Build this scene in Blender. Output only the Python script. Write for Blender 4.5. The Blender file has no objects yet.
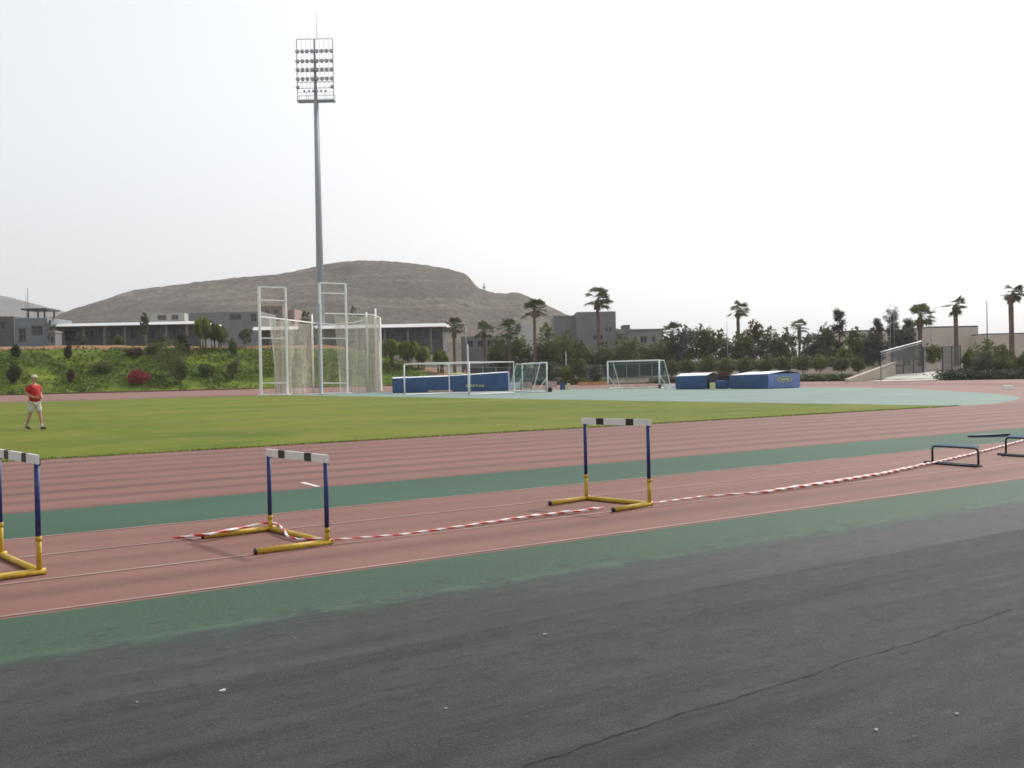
import bpy, bmesh, math, random
from mathutils import Vector, Matrix, noise

SC = bpy.context.scene
COL = SC.collection
PI = math.pi

# ------------------------------------------------------------------ camera
# world: X runs along the running lanes, Y across the track, camera above the origin
F, PITCH, ROLL, YAW, EYE = 1030.0, .0088, -.0202, .9668, 1.469
sa, ca = math.sin(YAW), math.cos(YAW)

def cam_to_world(x, y, z):
    return Vector((x * sa + y * ca, -x * ca + y * sa, z))

_c, _s, _cp, _sp = math.cos(ROLL), math.sin(ROLL), math.cos(PITCH), math.sin(PITCH)
RIGHT = cam_to_world(_c, _sp * _s, _cp * _s)
UP = cam_to_world(-_s, _sp * _c, _cp * _c)
FWD = cam_to_world(0, _cp, -_sp)
cd = bpy.data.cameras.new('camera')
cam = bpy.data.objects.new('camera', cd)
COL.objects.link(cam)
m = Matrix.Identity(4)
for i in range(3):
    m[i][0], m[i][1], m[i][2] = RIGHT[i], UP[i], -FWD[i]
m[0][3], m[1][3], m[2][3] = 0, 0, EYE
cam.matrix_world = m
cd.sensor_width = 36
cd.lens = F / 1024 * 36
cd.clip_start, cd.clip_end = .1, 9000
SC.camera = cam
FACE = math.atan2(-ca, sa)          # local +X runs to the right seen from the stand, +Y away from it


def hz(px):
    return 374.9 + ROLL * (px - 512)


def ray(px, py):
    u, v = (px - 512) / F, (384 - py) / F
    return RIGHT * u + UP * v + FWD


def at(px, py, z=0.0):
    d = ray(px, py)
    t = (z - EYE) / d.z
    return Vector((d.x * t, d.y * t, z))


def plan(px, Y):
    x = (px - 512) / F * Y
    return Vector((x * sa + Y * ca, -x * ca + Y * sa, 0))


def zp(px, py, Y):
    return EYE + (hz(px) - py) * Y / F


# ------------------------------------------------------------------ lie of the land
CX0, CX1, CY = -47.0, 37.4, 58.2
R_IN, R_OUT, R_BANK = 36.46, 45.3, 62.0


def sstep(a, b, x):
    t = max(0, min(1, (x - a) / (b - a)))
    return t * t * (3 - 2 * t)


def rad(D, N):
    dx = max(D - CX1, CX0 - D, 0)
    return math.hypot(dx, N - CY)


def side(D, N):
    return 1 - sstep(60, 84, D)


def land(D, N):
    r = rad(D, N)
    s = side(D, N)
    near = sstep(28, 48, N)
    zb = .05 + .33 * s
    w = 26 - 9 * s
    hp = 1.75 + 4.5 * s
    z = zb * sstep(46, R_BANK, r) if r < R_BANK else zb + (hp - zb) * (min(1, (r - R_BANK) / w) * .8 + .2 * sstep(0, 1, (r - R_BANK) / w))
    return z * near


def ground(px, Y, dz=0.0):
    p = plan(px, Y)
    p.z = land(p.x, p.y) + dz
    return p


# ------------------------------------------------------------------ object helpers
class MB:
    def __init__(s):
        s.v, s.f, s.m = [], [], []

    def face(s, pts, mi=0):
        b = len(s.v)
        s.v += [tuple(p) for p in pts]
        s.f.append(tuple(range(b, b + len(pts))))
        s.m.append(mi)

    def box(s, c, d, rz=0.0, mi=0, rot=None):
        R = rot if rot is not None else Matrix.Rotation(rz, 3, 'Z')
        c = Vector(c)
        b = len(s.v)
        for z in (-1, 1):
            for x, y in ((-1, -1), (1, -1), (1, 1), (-1, 1)):
                s.v.append(tuple(c + R @ Vector((x * d[0] / 2, y * d[1] / 2, z * d[2] / 2))))
        for q in ((3, 2, 1, 0), (4, 5, 6, 7), (0, 1, 5, 4), (1, 2, 6, 5), (2, 3, 7, 6), (3, 0, 4, 7)):
            s.f.append(tuple(b + i for i in q))
            s.m.append(mi)

    def tube(s, pts, r, n=8, mi=0, cap=True):
        pts = [Vector(p) for p in pts]
        rr = r if isinstance(r, (list, tuple)) else [r] * len(pts)
        rings = []
        up = None
        for i, p in enumerate(pts):
            t = (pts[min(i + 1, len(pts) - 1)] - pts[max(i - 1, 0)]).normalized()
            if up is None:
                up = Vector((0, 0, 1)) if abs(t.z) < .9 else Vector((1, 0, 0))
            a = t.cross(up).normalized()
            bb = a.cross(t).normalized()
            up = bb if abs(t.z) < .9 or True else up
            b0 = len(s.v)
            for k in range(n):
                an = 2 * PI * k / n
                s.v.append(tuple(p + (a * math.cos(an) + bb * math.sin(an)) * rr[i]))
            rings.append(b0)
        for i in range(len(rings) - 1):
            for k in range(n):
                k2 = (k + 1) % n
                s.f.append((rings[i] + k, rings[i] + k2, rings[i + 1] + k2, rings[i + 1] + k))
                s.m.append(mi)
        if cap:
            s.f.append(tuple(rings[0] + k for k in reversed(range(n))))
            s.m.append(mi)
            s.f.append(tuple(rings[-1] + k for k in range(n)))
            s.m.append(mi)

    def build(s, name, mats, parent=None, smooth=False, bevel=0):
        me = bpy.data.meshes.new(name)
        me.from_pydata(s.v, [], s.f)
        if not isinstance(mats, (list, tuple)):
            mats = [mats]
        for mm in mats:
            me.materials.append(mm)
        if len(mats) > 1:
            me.polygons.foreach_set('material_index', s.m)
        if smooth:
            me.polygons.foreach_set('use_smooth', [True] * len(me.polygons))
        me.update()
        o = bpy.data.objects.new(name, me)
        COL.objects.link(o)
        if parent:
            o.parent = parent
        if bevel:
            bv = o.modifiers.new('bevel', 'BEVEL')
            bv.width = bevel
            bv.segments = 2
            bv.limit_method = 'ANGLE'
        return o


def tag(o, label, cat, group=None, kind=None):
    if label:
        o['label'] = label
    if cat:
        o['category'] = cat
    if group:
        o['group'] = group
    if kind:
        o['kind'] = kind
    return o


def thing(name, label, cat, loc, rz=0.0, group=None):
    o = bpy.data.objects.new(name, None)
    COL.objects.link(o)
    o.location = loc
    o.rotation_euler = (0, 0, rz)
    o.empty_display_size = .2
    return tag(o, label, cat, group)


def struct(o):
    o['kind'] = 'structure'
    return o


def copy_tree(o, parent=None):
    c = o.copy()
    COL.objects.link(c)
    if parent:
        c.parent = parent
    for ch in list(o.children):
        copy_tree(ch, c)
    return c


# ------------------------------------------------------------------ materials
def base_mat(name):
    mt = bpy.data.materials.new(name)
    mt.use_nodes = True
    nt = mt.node_tree
    for n in list(nt.nodes):
        if n.type not in ('BSDF_PRINCIPLED', 'OUTPUT_MATERIAL'):
            nt.nodes.remove(n)
    return mt, nt, nt.nodes['Principled BSDF']


def nd(nt, typ, **kw):
    n = nt.nodes.new(typ)
    for k, v in kw.items():
        if k in n.inputs:
            n.inputs[k].default_value = v
        else:
            setattr(n, k, v)
    return n


def mth(nt, op, a, b=None, c=None):
    n = nt.nodes.new('ShaderNodeMath')
    n.operation = op
    for i, x in enumerate((a, b, c)):
        if x is None:
            continue
        if isinstance(x, (int, float)):
            n.inputs[i].default_value = x
        else:
            nt.links.new(x, n.inputs[i])
    return n.outputs[0]


def mixc(nt, fac, a, b, typ='MIX'):
    n = nt.nodes.new('ShaderNodeMix')
    n.data_type = 'RGBA'
    n.blend_type = typ
    for sock, x in ((n.inputs[0], fac), (n.inputs[6], a), (n.inputs[7], b)):
        if isinstance(x, (int, float)):
            sock.default_value = x
        elif isinstance(x, (tuple, list)):
            sock.default_value = (*x[:3], 1)
        else:
            nt.links.new(x, sock)
    return n.outputs[2]


def ramp(nt, x, a, b):
    n = nt.nodes.new('ShaderNodeMapRange')
    n.inputs[1].default_value, n.inputs[2].default_value = a, b
    nt.links.new(x, n.inputs[0])
    return n.outputs[0]


def noi(nt, vec, scale, detail=4, rough=.55, stretch=None):
    if stretch:
        mp = nt.nodes.new('ShaderNodeMapping')
        mp.inputs['Scale'].default_value = stretch
        nt.links.new(vec, mp.inputs[0])
        vec = mp.outputs[0]
    n = nt.nodes.new('ShaderNodeTexNoise')
    n.inputs['Scale'].default_value = scale
    n.inputs['Detail'].default_value = detail
    n.inputs['Roughness'].default_value = rough
    nt.links.new(vec, n.inputs['Vector'])
    return n.outputs[0]


def bump(nt, b, h, strength, dist=.02):
    n = nt.nodes.new('ShaderNodeBump')
    n.inputs['Strength'].default_value = strength
    n.inputs['Distance'].default_value = dist
    nt.links.new(h, n.inputs['Height'])
    nt.links.new(n.outputs[0], b.inputs['Normal'])


def M(name, col, rough=.7, var=.18, scale=3.0, metal=0.0, spec=.4, bmp=0.0):
    mt, nt, b = base_mat(name)
    tc = nd(nt, 'ShaderNodeTexCoord')
    n1 = noi(nt, tc.outputs['Object'], scale, 5)
    f = ramp(nt, n1, .3, .7)
    lo = [c * (1 - var) for c in col]
    hi = [min(1, c * (1 + var)) for c in col]
    nt.links.new(mixc(nt, f, lo, hi), b.inputs['Base Color'])
    b.inputs['Roughness'].default_value = rough
    b.inputs['Metallic'].default_value = metal
    b.inputs['Specular IOR Level'].default_value = spec
    if bmp:
        bump(nt, b, noi(nt, tc.outputs['Object'], scale * 6, 4), bmp)
    return mt


def leaf_mat(name, dark, light, transl=.38):
    mt, nt, b = base_mat(name)
    g = nd(nt, 'ShaderNodeNewGeometry')
    tc = nd(nt, 'ShaderNodeTexCoord')
    n1 = noi(nt, tc.outputs['Object'], .9, 3)
    f = mth(nt, 'MULTIPLY_ADD', ramp(nt, n1, .3, .7), .5, mth(nt, 'MULTIPLY', g.outputs['Random Per Island'], .5))
    c = mixc(nt, f, dark, light)
    nt.links.new(c, b.inputs['Base Color'])
    b.inputs['Roughness'].default_value = .6
    b.inputs['Specular IOR Level'].default_value = .25
    tr = nd(nt, 'ShaderNodeBsdfTranslucent')
    nt.links.new(c, tr.inputs[0])
    mx = nd(nt, 'ShaderNodeMixShader')
    mx.inputs[0].default_value = transl
    nt.links.new(b.outputs[0], mx.inputs[1])
    nt.links.new(tr.outputs[0], mx.inputs[2])
    nt.links.new(mx.outputs[0], nt.nodes['Material Output'].inputs[0])
    return mt


def net_mat(name, col, cover, cell=.12, thread=.2):
    """knotted net: square mesh of cord with open holes"""
    mt, nt, b = base_mat(name)
    tc = nd(nt, 'ShaderNodeTexCoord')
    sp = nd(nt, 'ShaderNodeSeparateXYZ')
    nt.links.new(tc.outputs['Object'], sp.inputs[0])
    n1 = noi(nt, tc.outputs['Object'], 1.3, 3)
    # holes are far below what the eye resolves at this distance: a random share of the sheet is cord
    wn = nd(nt, 'ShaderNodeTexWhiteNoise')
    sc = nd(nt, 'ShaderNodeVectorMath', operation='SCALE')
    sc.inputs['Scale'].default_value = 1 / cell * 7
    nt.links.new(tc.outputs['Object'], sc.inputs[0])
    fl = nd(nt, 'ShaderNodeVectorMath', operation='FLOOR')
    nt.links.new(sc.outputs[0], fl.inputs[0])
    nt.links.new(fl.outputs[0], wn.inputs['Vector'])
    thr = mth(nt, 'MULTIPLY_ADD', n1, .25, cover - .12)
    fac = mth(nt, 'LESS_THAN', wn.outputs['Value'], thr)
    b.inputs['Base Color'].default_value = (*col, 1)
    b.inputs['Roughness'].default_value = .8
    tr = nd(nt, 'ShaderNodeBsdfTransparent')
    mx = nd(nt, 'ShaderNodeMixShader')
    nt.links.new(fac, mx.inputs[0])
    nt.links.new(tr.outputs[0], mx.inputs[1])
    nt.links.new(b.outputs[0], mx.inputs[2])
    nt.links.new(mx.outputs[0], nt.nodes['Material Output'].inputs[0])
    return mt


WHITE = M('white_paint', (.84, .84, .83), .45, .06, 2)
WHITEBAR = M('white_bar', (.7, .7, .68), .45, .08, 4)
BLACK = M('black_paint', (.02, .02, .022), .5, .1)
def tube_mat(name, col, scuff):
    mt, nt, b = base_mat(name)
    tc = nd(nt, 'ShaderNodeTexCoord')
    co = tc.outputs['Object']
    n1 = noi(nt, co, 9, 5, .6)
    n2 = noi(nt, co, 38, 5, .7)
    c = mixc(nt, ramp(nt, n1, .3, .7), [x * .78 for x in col], [min(1, x * 1.12) for x in col])
    c = mixc(nt, mth(nt, 'MULTIPLY', ramp(nt, n2, .56, .66), .75), c, scuff)
    nt.links.new(c, b.inputs['Base Color'])
    b.inputs['Roughness'].default_value = .5
    b.inputs['Specular IOR Level'].default_value = .35
    return mt


BLUET = tube_mat('blue_tube', (.018, .032, .15), (.07, .08, .13))
YELT = tube_mat('yellow_tube', (.54, .35, .03), (.20, .13, .05))
DARKM = M('dark_steel', (.032, .034, .052), .5, .2, 5)
GALV = M('galvanised', (.36, .39, .42), .5, .1, 3, .4)
MASTG = M('mast_grey', (.31, .35, .385), .5, .08, .3)
PALEB = M('pale_blue_board', (.24, .34, .46), .5, .12, 4)
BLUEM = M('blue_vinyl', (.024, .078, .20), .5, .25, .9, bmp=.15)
BLUELIT = M('blue_vinyl_sunlit', (.13, .20, .44), .5, .18, .9, bmp=.15)  # sunlight on the mat ends is put into this lighter blue
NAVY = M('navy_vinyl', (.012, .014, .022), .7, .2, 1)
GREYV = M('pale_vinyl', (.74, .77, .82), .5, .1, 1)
YELP = M('yellow_print', (.40, .42, .20), .6, .2, 2)
CONC = M('concrete', (.38, .37, .35), .85, .12, .6, bmp=.2)
CREAM = M('cream_foam', (.62, .62, .32), .8, .1, 2)
ORNG = M('orange_plastic', (.55, .22, .05), .5, .1, 2)
REDP = M('red_plastic', (.42, .06, .06), .5, .12, 2)
PINKP = M('pink_panel', (.48, .30, .28), .6, .15, 2)
SKIN = M('skin', (.45, .25, .17), .55, .06, 6)
REDS = M('red_cotton', (.42, .018, .022), .8, .15, 6, bmp=.2)
KHAKI = M('khaki_cotton', (.58, .56, .49), .85, .12, 6, bmp=.2)
SHOE = M('shoe_black', (.02, .02, .02), .6, .1)
CAPW = M('cap_cream', (.62, .57, .46), .8, .08)
SOCK = M('sock', (.5, .48, .44), .9, .08)
BARK = M('bark', (.12, .09, .07), .9, .25, 3, bmp=.4)
PALMB = M('palm_bark', (.14, .095, .075), .95, .3, 3, bmp=.4)
SKIRT = M('dead_fronds', (.16, .11, .07), .95, .3, 3)
WIN = M('window_glass', (.03, .035, .045), .2, .2, .3, spec=.5)
FRAMEM = M('window_frame', (.2, .2, .2), .6, .1)
TAPER = M('tape_red', (.50, .03, .03), .4, .1, 5)
TAPEW = M('tape_white', (.75, .73, .71), .4, .06, 5)
LAMPG = M('lamp_housing', (.15, .16, .165), .45, .15, 2, .3)
LAMPF = M('lamp_face', (.32, .34, .35), .25, .1, 2)
MAGENTA = leaf_mat('bougainvillea', (.20, .01, .025), (.36, .03, .05))
LF_DARK = leaf_mat('leaf_dark', (.048, .070, .018), (.14, .175, .045))
LF_MID = leaf_mat('leaf_mid', (.055, .08, .018), (.155, .19, .045))
LF_BRIGHT = leaf_mat('leaf_bright', (.085, .115, .018), (.21, .24, .045))
LF_GREY = leaf_mat('leaf_grey', (.058, .066, .05), (.135, .145, .11))
LF_RUST = leaf_mat('leaf_rust', (.07, .045, .02), (.14, .09, .04))
LF_CYP = leaf_mat('leaf_cypress', (.022, .034, .014), (.058, .075, .028))
LF_PALM = leaf_mat('leaf_palm', (.034, .052, .018), (.095, .125, .045), .3)
LF_GROUND = leaf_mat('leaf_ground', (.034, .07, .008), (.165, .215, .026), .35)
NETW = net_mat('cage_net', (.68, .62, .53), .45)
NETP = net_mat('fence_mesh', (.12, .125, .12), .58)
NETH = net_mat('rail_mesh', (.14, .145, .14), .30)
NETG = net_mat('green_net', (.05, .19, .14), .18)
NETD = net_mat('dark_net', (.03, .03, .045), .8)


def rad_nodes(nt, co):
    sp = nd(nt, 'ShaderNodeSeparateXYZ')
    nt.links.new(co, sp.inputs[0])
    D, N = sp.outputs[0], sp.outputs[1]
    dx = mth(nt, 'MAXIMUM', mth(nt, 'MAXIMUM', mth(nt, 'SUBTRACT', D, CX1), mth(nt, 'SUBTRACT', CX0, D)), 0)
    dy = mth(nt, 'SUBTRACT', N, CY)
    r = mth(nt, 'SQRT', mth(nt, 'ADD', mth(nt, 'MULTIPLY', dx, dx), mth(nt, 'MULTIPLY', dy, dy)))
    return D, N, r


def track_mat(name, ring=True, lo=(.156, .075, .060), hi=(.210, .111, .094)):
    mt, nt, b = base_mat(name)
    tc = nd(nt, 'ShaderNodeTexCoord')
    co = tc.outputs['Object']
    D, N, r = rad_nodes(nt, co)
    big = noi(nt, co, .35, 5, .6, (.25, 1, 1))
    fine = noi(nt, co, 90, 3, .6)
    streak = noi(nt, co, 1.6, 4, .6, (.06, 1.6, 1))
    c = mixc(nt, ramp(nt, big, .3, .7), lo, hi)
    c = mixc(nt, mth(nt, 'MULTIPLY', ramp(nt, streak, .42, .72), .75), c, (.15, .072, .060))
    if ring:
        # rubbed, rubber-stained lane middles
        ph = mth(nt, 'MULTIPLY', mth(nt, 'SUBTRACT', r, R_IN), 2 * PI / 1.105)
        w = mth(nt, 'MULTIPLY_ADD', mth(nt, 'COSINE', ph), .5, .5)
        w = mth(nt, 'MULTIPLY', mth(nt, 'POWER', w, 2.2), mth(nt, 'MULTIPLY_ADD', ramp(nt, streak, .3, .7), .5, .5))
        c = mixc(nt, mth(nt, 'MULTIPLY', w, .9), c, (.066, .037, .034))
    else:
        # the lane middles most run on are rubbed darker
        wob = mth(nt, 'MULTIPLY_ADD', noi(nt, co, .8, 4, .6, (.2, 1, 1)), .5, N)
        for mid_, wd, am in ((8.1, .30, .75), (9.2, .22, .4), (10.4, .2, .35)):
            g = mth(nt, 'SUBTRACT', 1, mth(nt, 'ABSOLUTE', mth(nt, 'DIVIDE', mth(nt, 'SUBTRACT', wob, mid_), wd)))
            c = mixc(nt, mth(nt, 'MULTIPLY', mth(nt, 'MAXIMUM', g, 0), am), c, (.105, .050, .044))
    sp2 = noi(nt, co, 22, 2, .5)
    c = mixc(nt, mth(nt, 'MULTIPLY', ramp(nt, fine, .3, .7), .25), c, (.34, .19, .16))
    c = mixc(nt, mth(nt, 'MULTIPLY', ramp(nt, sp2, .62, .72), .25), c, (.14, .07, .06))
    nt.links.new(c, b.inputs['Base Color'])
    b.inputs['Roughness'].default_value = .8
    b.inputs['Specular IOR Level'].default_value = .14
    bump(nt, b, fine, .35, .004)
    return mt


def green_mat(name, col, wear, fade=None):
    mt, nt, b = base_mat(name)
    tc = nd(nt, 'ShaderNodeTexCoord')
    co = tc.outputs['Object']
    big = noi(nt, co, .5, 5, .6, (.3, 1, 1))
    fine = noi(nt, co, 80, 3, .6)
    c = mixc(nt, ramp(nt, big, .3, .7), [x * .85 for x in col], [x * 1.15 for x in col])
    sp2 = noi(nt, co, 14 if not fade else 30, 5, .7)
    c = mixc(nt, mth(nt, 'MULTIPLY', ramp(nt, sp2, .5, .72), wear), c, (.085, .085, .08))
    if fade:
        c = mixc(nt, mth(nt, 'MULTIPLY', ramp(nt, sp2, .47, .3), .6), c, (.018, .036, .026))
    c = mixc(nt, mth(nt, 'MULTIPLY', ramp(nt, fine, .3, .7), .25), c, [x * 1.5 for x in col])
    if fade:
        sp = nd(nt, 'ShaderNodeSeparateXYZ')
        nt.links.new(co, sp.inputs[0])
        edge = noi(nt, co, 3, 5, .6, (.5, 1, 1))
        e = mth(nt, 'ADD', sp.outputs[1], mth(nt, 'MULTIPLY', mth(nt, 'SUBTRACT', edge, .5), .5))
        pale = mth(nt, 'SUBTRACT', 1, mth(nt, 'ABSOLUTE', mth(nt, 'MULTIPLY', mth(nt, 'SUBTRACT', sp.outputs[1], 6.06), 8)))
        c = mixc(nt, mth(nt, 'MULTIPLY', mth(nt, 'MAXIMUM', pale, 0), .3), c, (.085, .125, .10))
        ac = asphalt_colour(nt, co)[0]
        # paint worn through in patches, more of it towards the edge
        wn_ = noi(nt, co, 5.5, 8, .75, (.6, 1, 1))
        lim = mth(nt, 'MULTIPLY_ADD', ramp(nt, sp.outputs[1], 5.9, 7.0), .22, .46)
        wornp = mth(nt, 'MULTIPLY', mth(nt, 'SUBTRACT', wn_, lim), 14)
        wornp.node.use_clamp = True
        c = mixc(nt, mth(nt, 'MULTIPLY', wornp, .75), c, ac)
        c = mixc(nt, mth(nt, 'SUBTRACT', 1, ramp(nt, e, 5.8, 6.08)), c, ac)
    nt.links.new(c, b.inputs['Base Color'])
    b.inputs['Roughness'].default_value = .8
    b.inputs['Specular IOR Level'].default_value = .2 if fade else .14
    bump(nt, b, fine, .5, .006)
    return mt


ASPH = (.064, .064, .065)


def asphalt_colour(nt, co):
    big = noi(nt, co, .55, 6, .62, (.35, 1, 1))
    mid = noi(nt, co, 3.2, 7, .72, (.45, 1.2, 1))
    blot = noi(nt, co, 9, 6, .75, (.7, 1.1, 1))
    fine = noi(nt, co, 130, 3, .7)
    grit = noi(nt, co, 48, 2, .6)
    c = mixc(nt, ramp(nt, big, .3, .72), (.027, .027, .0287), (.049, .049, .0507))
    c = mixc(nt, mth(nt, 'MULTIPLY', ramp(nt, mid, .45, .68), .6), c, (.066, .066, .066))
    c = mixc(nt, mth(nt, 'MULTIPLY', ramp(nt, blot, .50, .36), .65), c, (.015, .015, .016))
    c = mixc(nt, mth(nt, 'MULTIPLY', ramp(nt, blot, .58, .70), .5), c, (.075, .074, .072))
    c = mixc(nt, mth(nt, 'MULTIPLY', ramp(nt, fine, .42, .72), .55), c, (.085, .084, .082))
    c = mixc(nt, mth(nt, 'MULTIPLY', ramp(nt, fine, .52, .30), .55), c, (.012, .012, .0125))
    c = mixc(nt, mth(nt, 'MULTIPLY', ramp(nt, grit, .64, .70), .45), c, (.13, .127, .122))
    # oily tyre and foot scuffs
    sc = noi(nt, co, 1.1, 5, .6, (.15, 2.4, 1))
    c = mixc(nt, mth(nt, 'MULTIPLY', ramp(nt, sc, .48, .68), .6), c, (.016, .016, .0172))
    sc2 = noi(nt, co, 2.3, 6, .7, (.12, 1.6, 1))
    c = mixc(nt, mth(nt, 'MULTIPLY', ramp(nt, sc2, .54, .70), .5), c, (.062, .062, .063))
    # green paint overspray drifting out from the strip
    sp = nd(nt, 'ShaderNodeSeparateXYZ')
    nt.links.new(co, sp.inputs[0])
    ov = mth(nt, 'MULTIPLY', ramp(nt, sp.outputs[1], 4.4, 6.0), ramp(nt, noi(nt, co, 3.2, 7, .7), .48, .60))
    c = mixc(nt, mth(nt, 'MULTIPLY', ov, .6), c, (.030, .050, .040))
    return c, fine, grit


def asphalt_mat():
    mt, nt, b = base_mat('asphalt')
    tc = nd(nt, 'ShaderNodeTexCoord')
    co = tc.outputs['Object']
    c, fine, grit = asphalt_colour(nt, co)
    nt.links.new(c, b.inputs['Base Color'])
    b.inputs['Roughness'].default_value = .85
    b.inputs['Specular IOR Level'].default_value = .2
    bump(nt, b, mth(nt, 'ADD', fine, grit), .7, .008)
    return mt


def grass_mat():
    mt, nt, b = base_mat('lawn')
    tc = nd(nt, 'ShaderNodeTexCoord')
    co = tc.outputs['Object']
    sp = nd(nt, 'ShaderNodeSeparateXYZ')
    nt.links.new(co, sp.inputs[0])
    big = noi(nt, co, .09, 5, .6)
    mid = noi(nt, co, .7, 5, .65)
    fine = noi(nt, co, 14, 4, .7)
    c = mixc(nt, ramp(nt, big, .35, .65), (.104, .150, .010), (.178, .192, .022))
    mow = mth(nt, 'MULTIPLY_ADD', mth(nt, 'SINE', mth(nt, 'MULTIPLY_ADD', sp.outputs[1], 2 * PI / 9, mth(nt, 'MULTIPLY', mid, 1.5))), .5, .5)
    c = mixc(nt, mth(nt, 'MULTIPLY', mow, .35), c, (.085, .112, .02))
    c = mixc(nt, mth(nt, 'MULTIPLY', ramp(nt, mid, .48, .72), .6), c, (.24, .20, .065))
    pat = noi(nt, co, .28, 6, .7, (.6, 1, 1))
    c = mixc(nt, mth(nt, 'MULTIPLY', ramp(nt, pat, .52, .68), .65), c, (.22, .185, .05))
    c = mixc(nt, mth(nt, 'MULTIPLY', ramp(nt, pat, .46, .33), .6), c, (.065, .115, .010))
    c = mixc(nt, mth(nt, 'MULTIPLY', ramp(nt, fine, .3, .75), .4), c, (.06, .085, .012))
    nt.links.new(c, b.inputs['Base Color'])
    b.inputs['Roughness'].default_value = .9
    b.inputs['Specular IOR Level'].default_value = .1
    bump(nt, b, fine, .7, .05)
    return mt


def land_mat():
    """bank grass, bare soil and gravel, zoned by a vertex attribute"""
    mt, nt, b = base_mat('land')
    tc = nd(nt, 'ShaderNodeTexCoord')
    co = tc.outputs['Object']
    at_ = nd(nt, 'ShaderNodeAttribute', attribute_name='zone')
    sp = nd(nt, 'ShaderNodeSeparateColor')
    nt.links.new(at_.outputs['Color'], sp.inputs[0])
    n1 = noi(nt, co, .18, 6, .65)
    n2 = noi(nt, co, .9, 5, .65)
    dry = mixc(nt, ramp(nt, n1, .3, .7), (.105, .085, .072), (.165, .135, .115))
    dry = mixc(nt, mth(nt, 'MULTIPLY', ramp(nt, n2, .5, .75), .5), dry, (.06, .055, .04))
    grass = mixc(nt, ramp(nt, n1, .35, .65), (.046, .088, .008), (.165, .21, .018))
    grass = mixc(nt, mth(nt, 'MULTIPLY', ramp(nt, n2, .45, .7), .8), grass, (.022, .045, .006))
    soil = mixc(nt, ramp(nt, n2, .3, .7), (.22, .115, .055), (.30, .18, .10))
    gf = mth(nt, 'ADD', sp.outputs[0], mth(nt, 'MULTIPLY', mth(nt, 'SUBTRACT', n2, .5), .5))
    sf = mth(nt, 'ADD', sp.outputs[1], mth(nt, 'MULTIPLY', mth(nt, 'SUBTRACT', n2, .5), .7))
    c = mixc(nt, ramp(nt, gf, .35, .6), dry, grass)
    c = mixc(nt, ramp(nt, sf, .4, .65), c, soil)
    nt.links.new(c, b.inputs['Base Color'])
    b.inputs['Roughness'].default_value = .95
    b.inputs['Specular IOR Level'].default_value = .1
    bump(nt, b, n2, .6, .3)
    return mt


def hill_mat(name, a, bcol, strata):
    mt, nt, b = base_mat(name)
    tc = nd(nt, 'ShaderNodeTexCoord')
    co = tc.outputs['Object']
    n1 = noi(nt, co, .008, 8, .65)
    n2 = noi(nt, co, .05, 6, .7)
    st = noi(nt, co, .05, 5, .6, (.12, .12, 3.0))
    c = mixc(nt, ramp(nt, n1, .35, .65), a, bcol)
    c = mixc(nt, mth(nt, 'MULTIPLY', ramp(nt, st, .48, .62), strata), c, [x * 1.5 for x in bcol])
    c = mixc(nt, mth(nt, 'MULTIPLY', ramp(nt, n2, .48, .66), .75), c, [x * .45 for x in a])
    n3 = noi(nt, co, .22, 5, .7)
    c = mixc(nt, mth(nt, 'MULTIPLY', ramp(nt, n3, .48, .58), .8), c, (.018, .020, .013))
    c = mixc(nt, mth(nt, 'MULTIPLY', ramp(nt, noi(nt, co, .06, 4, .6), .60, .72), .5), c, [x * 1.8 for x in bcol])
    nt.links.new(c, b.inputs['Base Color'])
    b.inputs['Roughness'].default_value = .95
    b.inputs['Specular IOR Level'].default_value = .05
    bump(nt, b, n2, .8, 4)
    return mt


TRACK = track_mat('track_red')
STRIP = track_mat('track_red_lanes', False)
GREENS = green_mat('green_strip_paint', (.040, .084, .058), .35)
GREENN = green_mat('green_edge_paint', (.036, .074, .047), .5, True)
DGREEN = green_mat('pale_green_surface', (.156, .218, .196), .12)
APRON = track_mat('apron_red', False, (.185, .102, .088), (.235, .142, .126))
LINE = M('lane_line', (.29, .185, .16), .8, .25, 1.5)
LINEW = M('white_line', (.62, .58, .55), .8, .15, 3)
ASPHM = asphalt_mat()
CRACK = M('crack_dark', (.012, .012, .012), .95, .2, 20)
LAWN = grass_mat()
LAND = land_mat()
KERB = M('kerb_brown', (.16, .07, .055), .9, .2, .5)

# ------------------------------------------------------------------ ground sheets


def axis(lo, hi, fine0, fine1, step, grow=1.22):
    xs = []
    x = fine0
    while x <= fine1:
        xs.append(x)
        x += step
    s = step
    while xs[-1] < hi:
        s *= grow
        xs.append(min(hi, xs[-1] + s))
    s = step
    out = [xs[0]]
    while out[-1] > lo:
        s *= grow
        out.append(max(lo, out[-1] - s))
    return list(reversed(out[1:])) + xs


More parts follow.
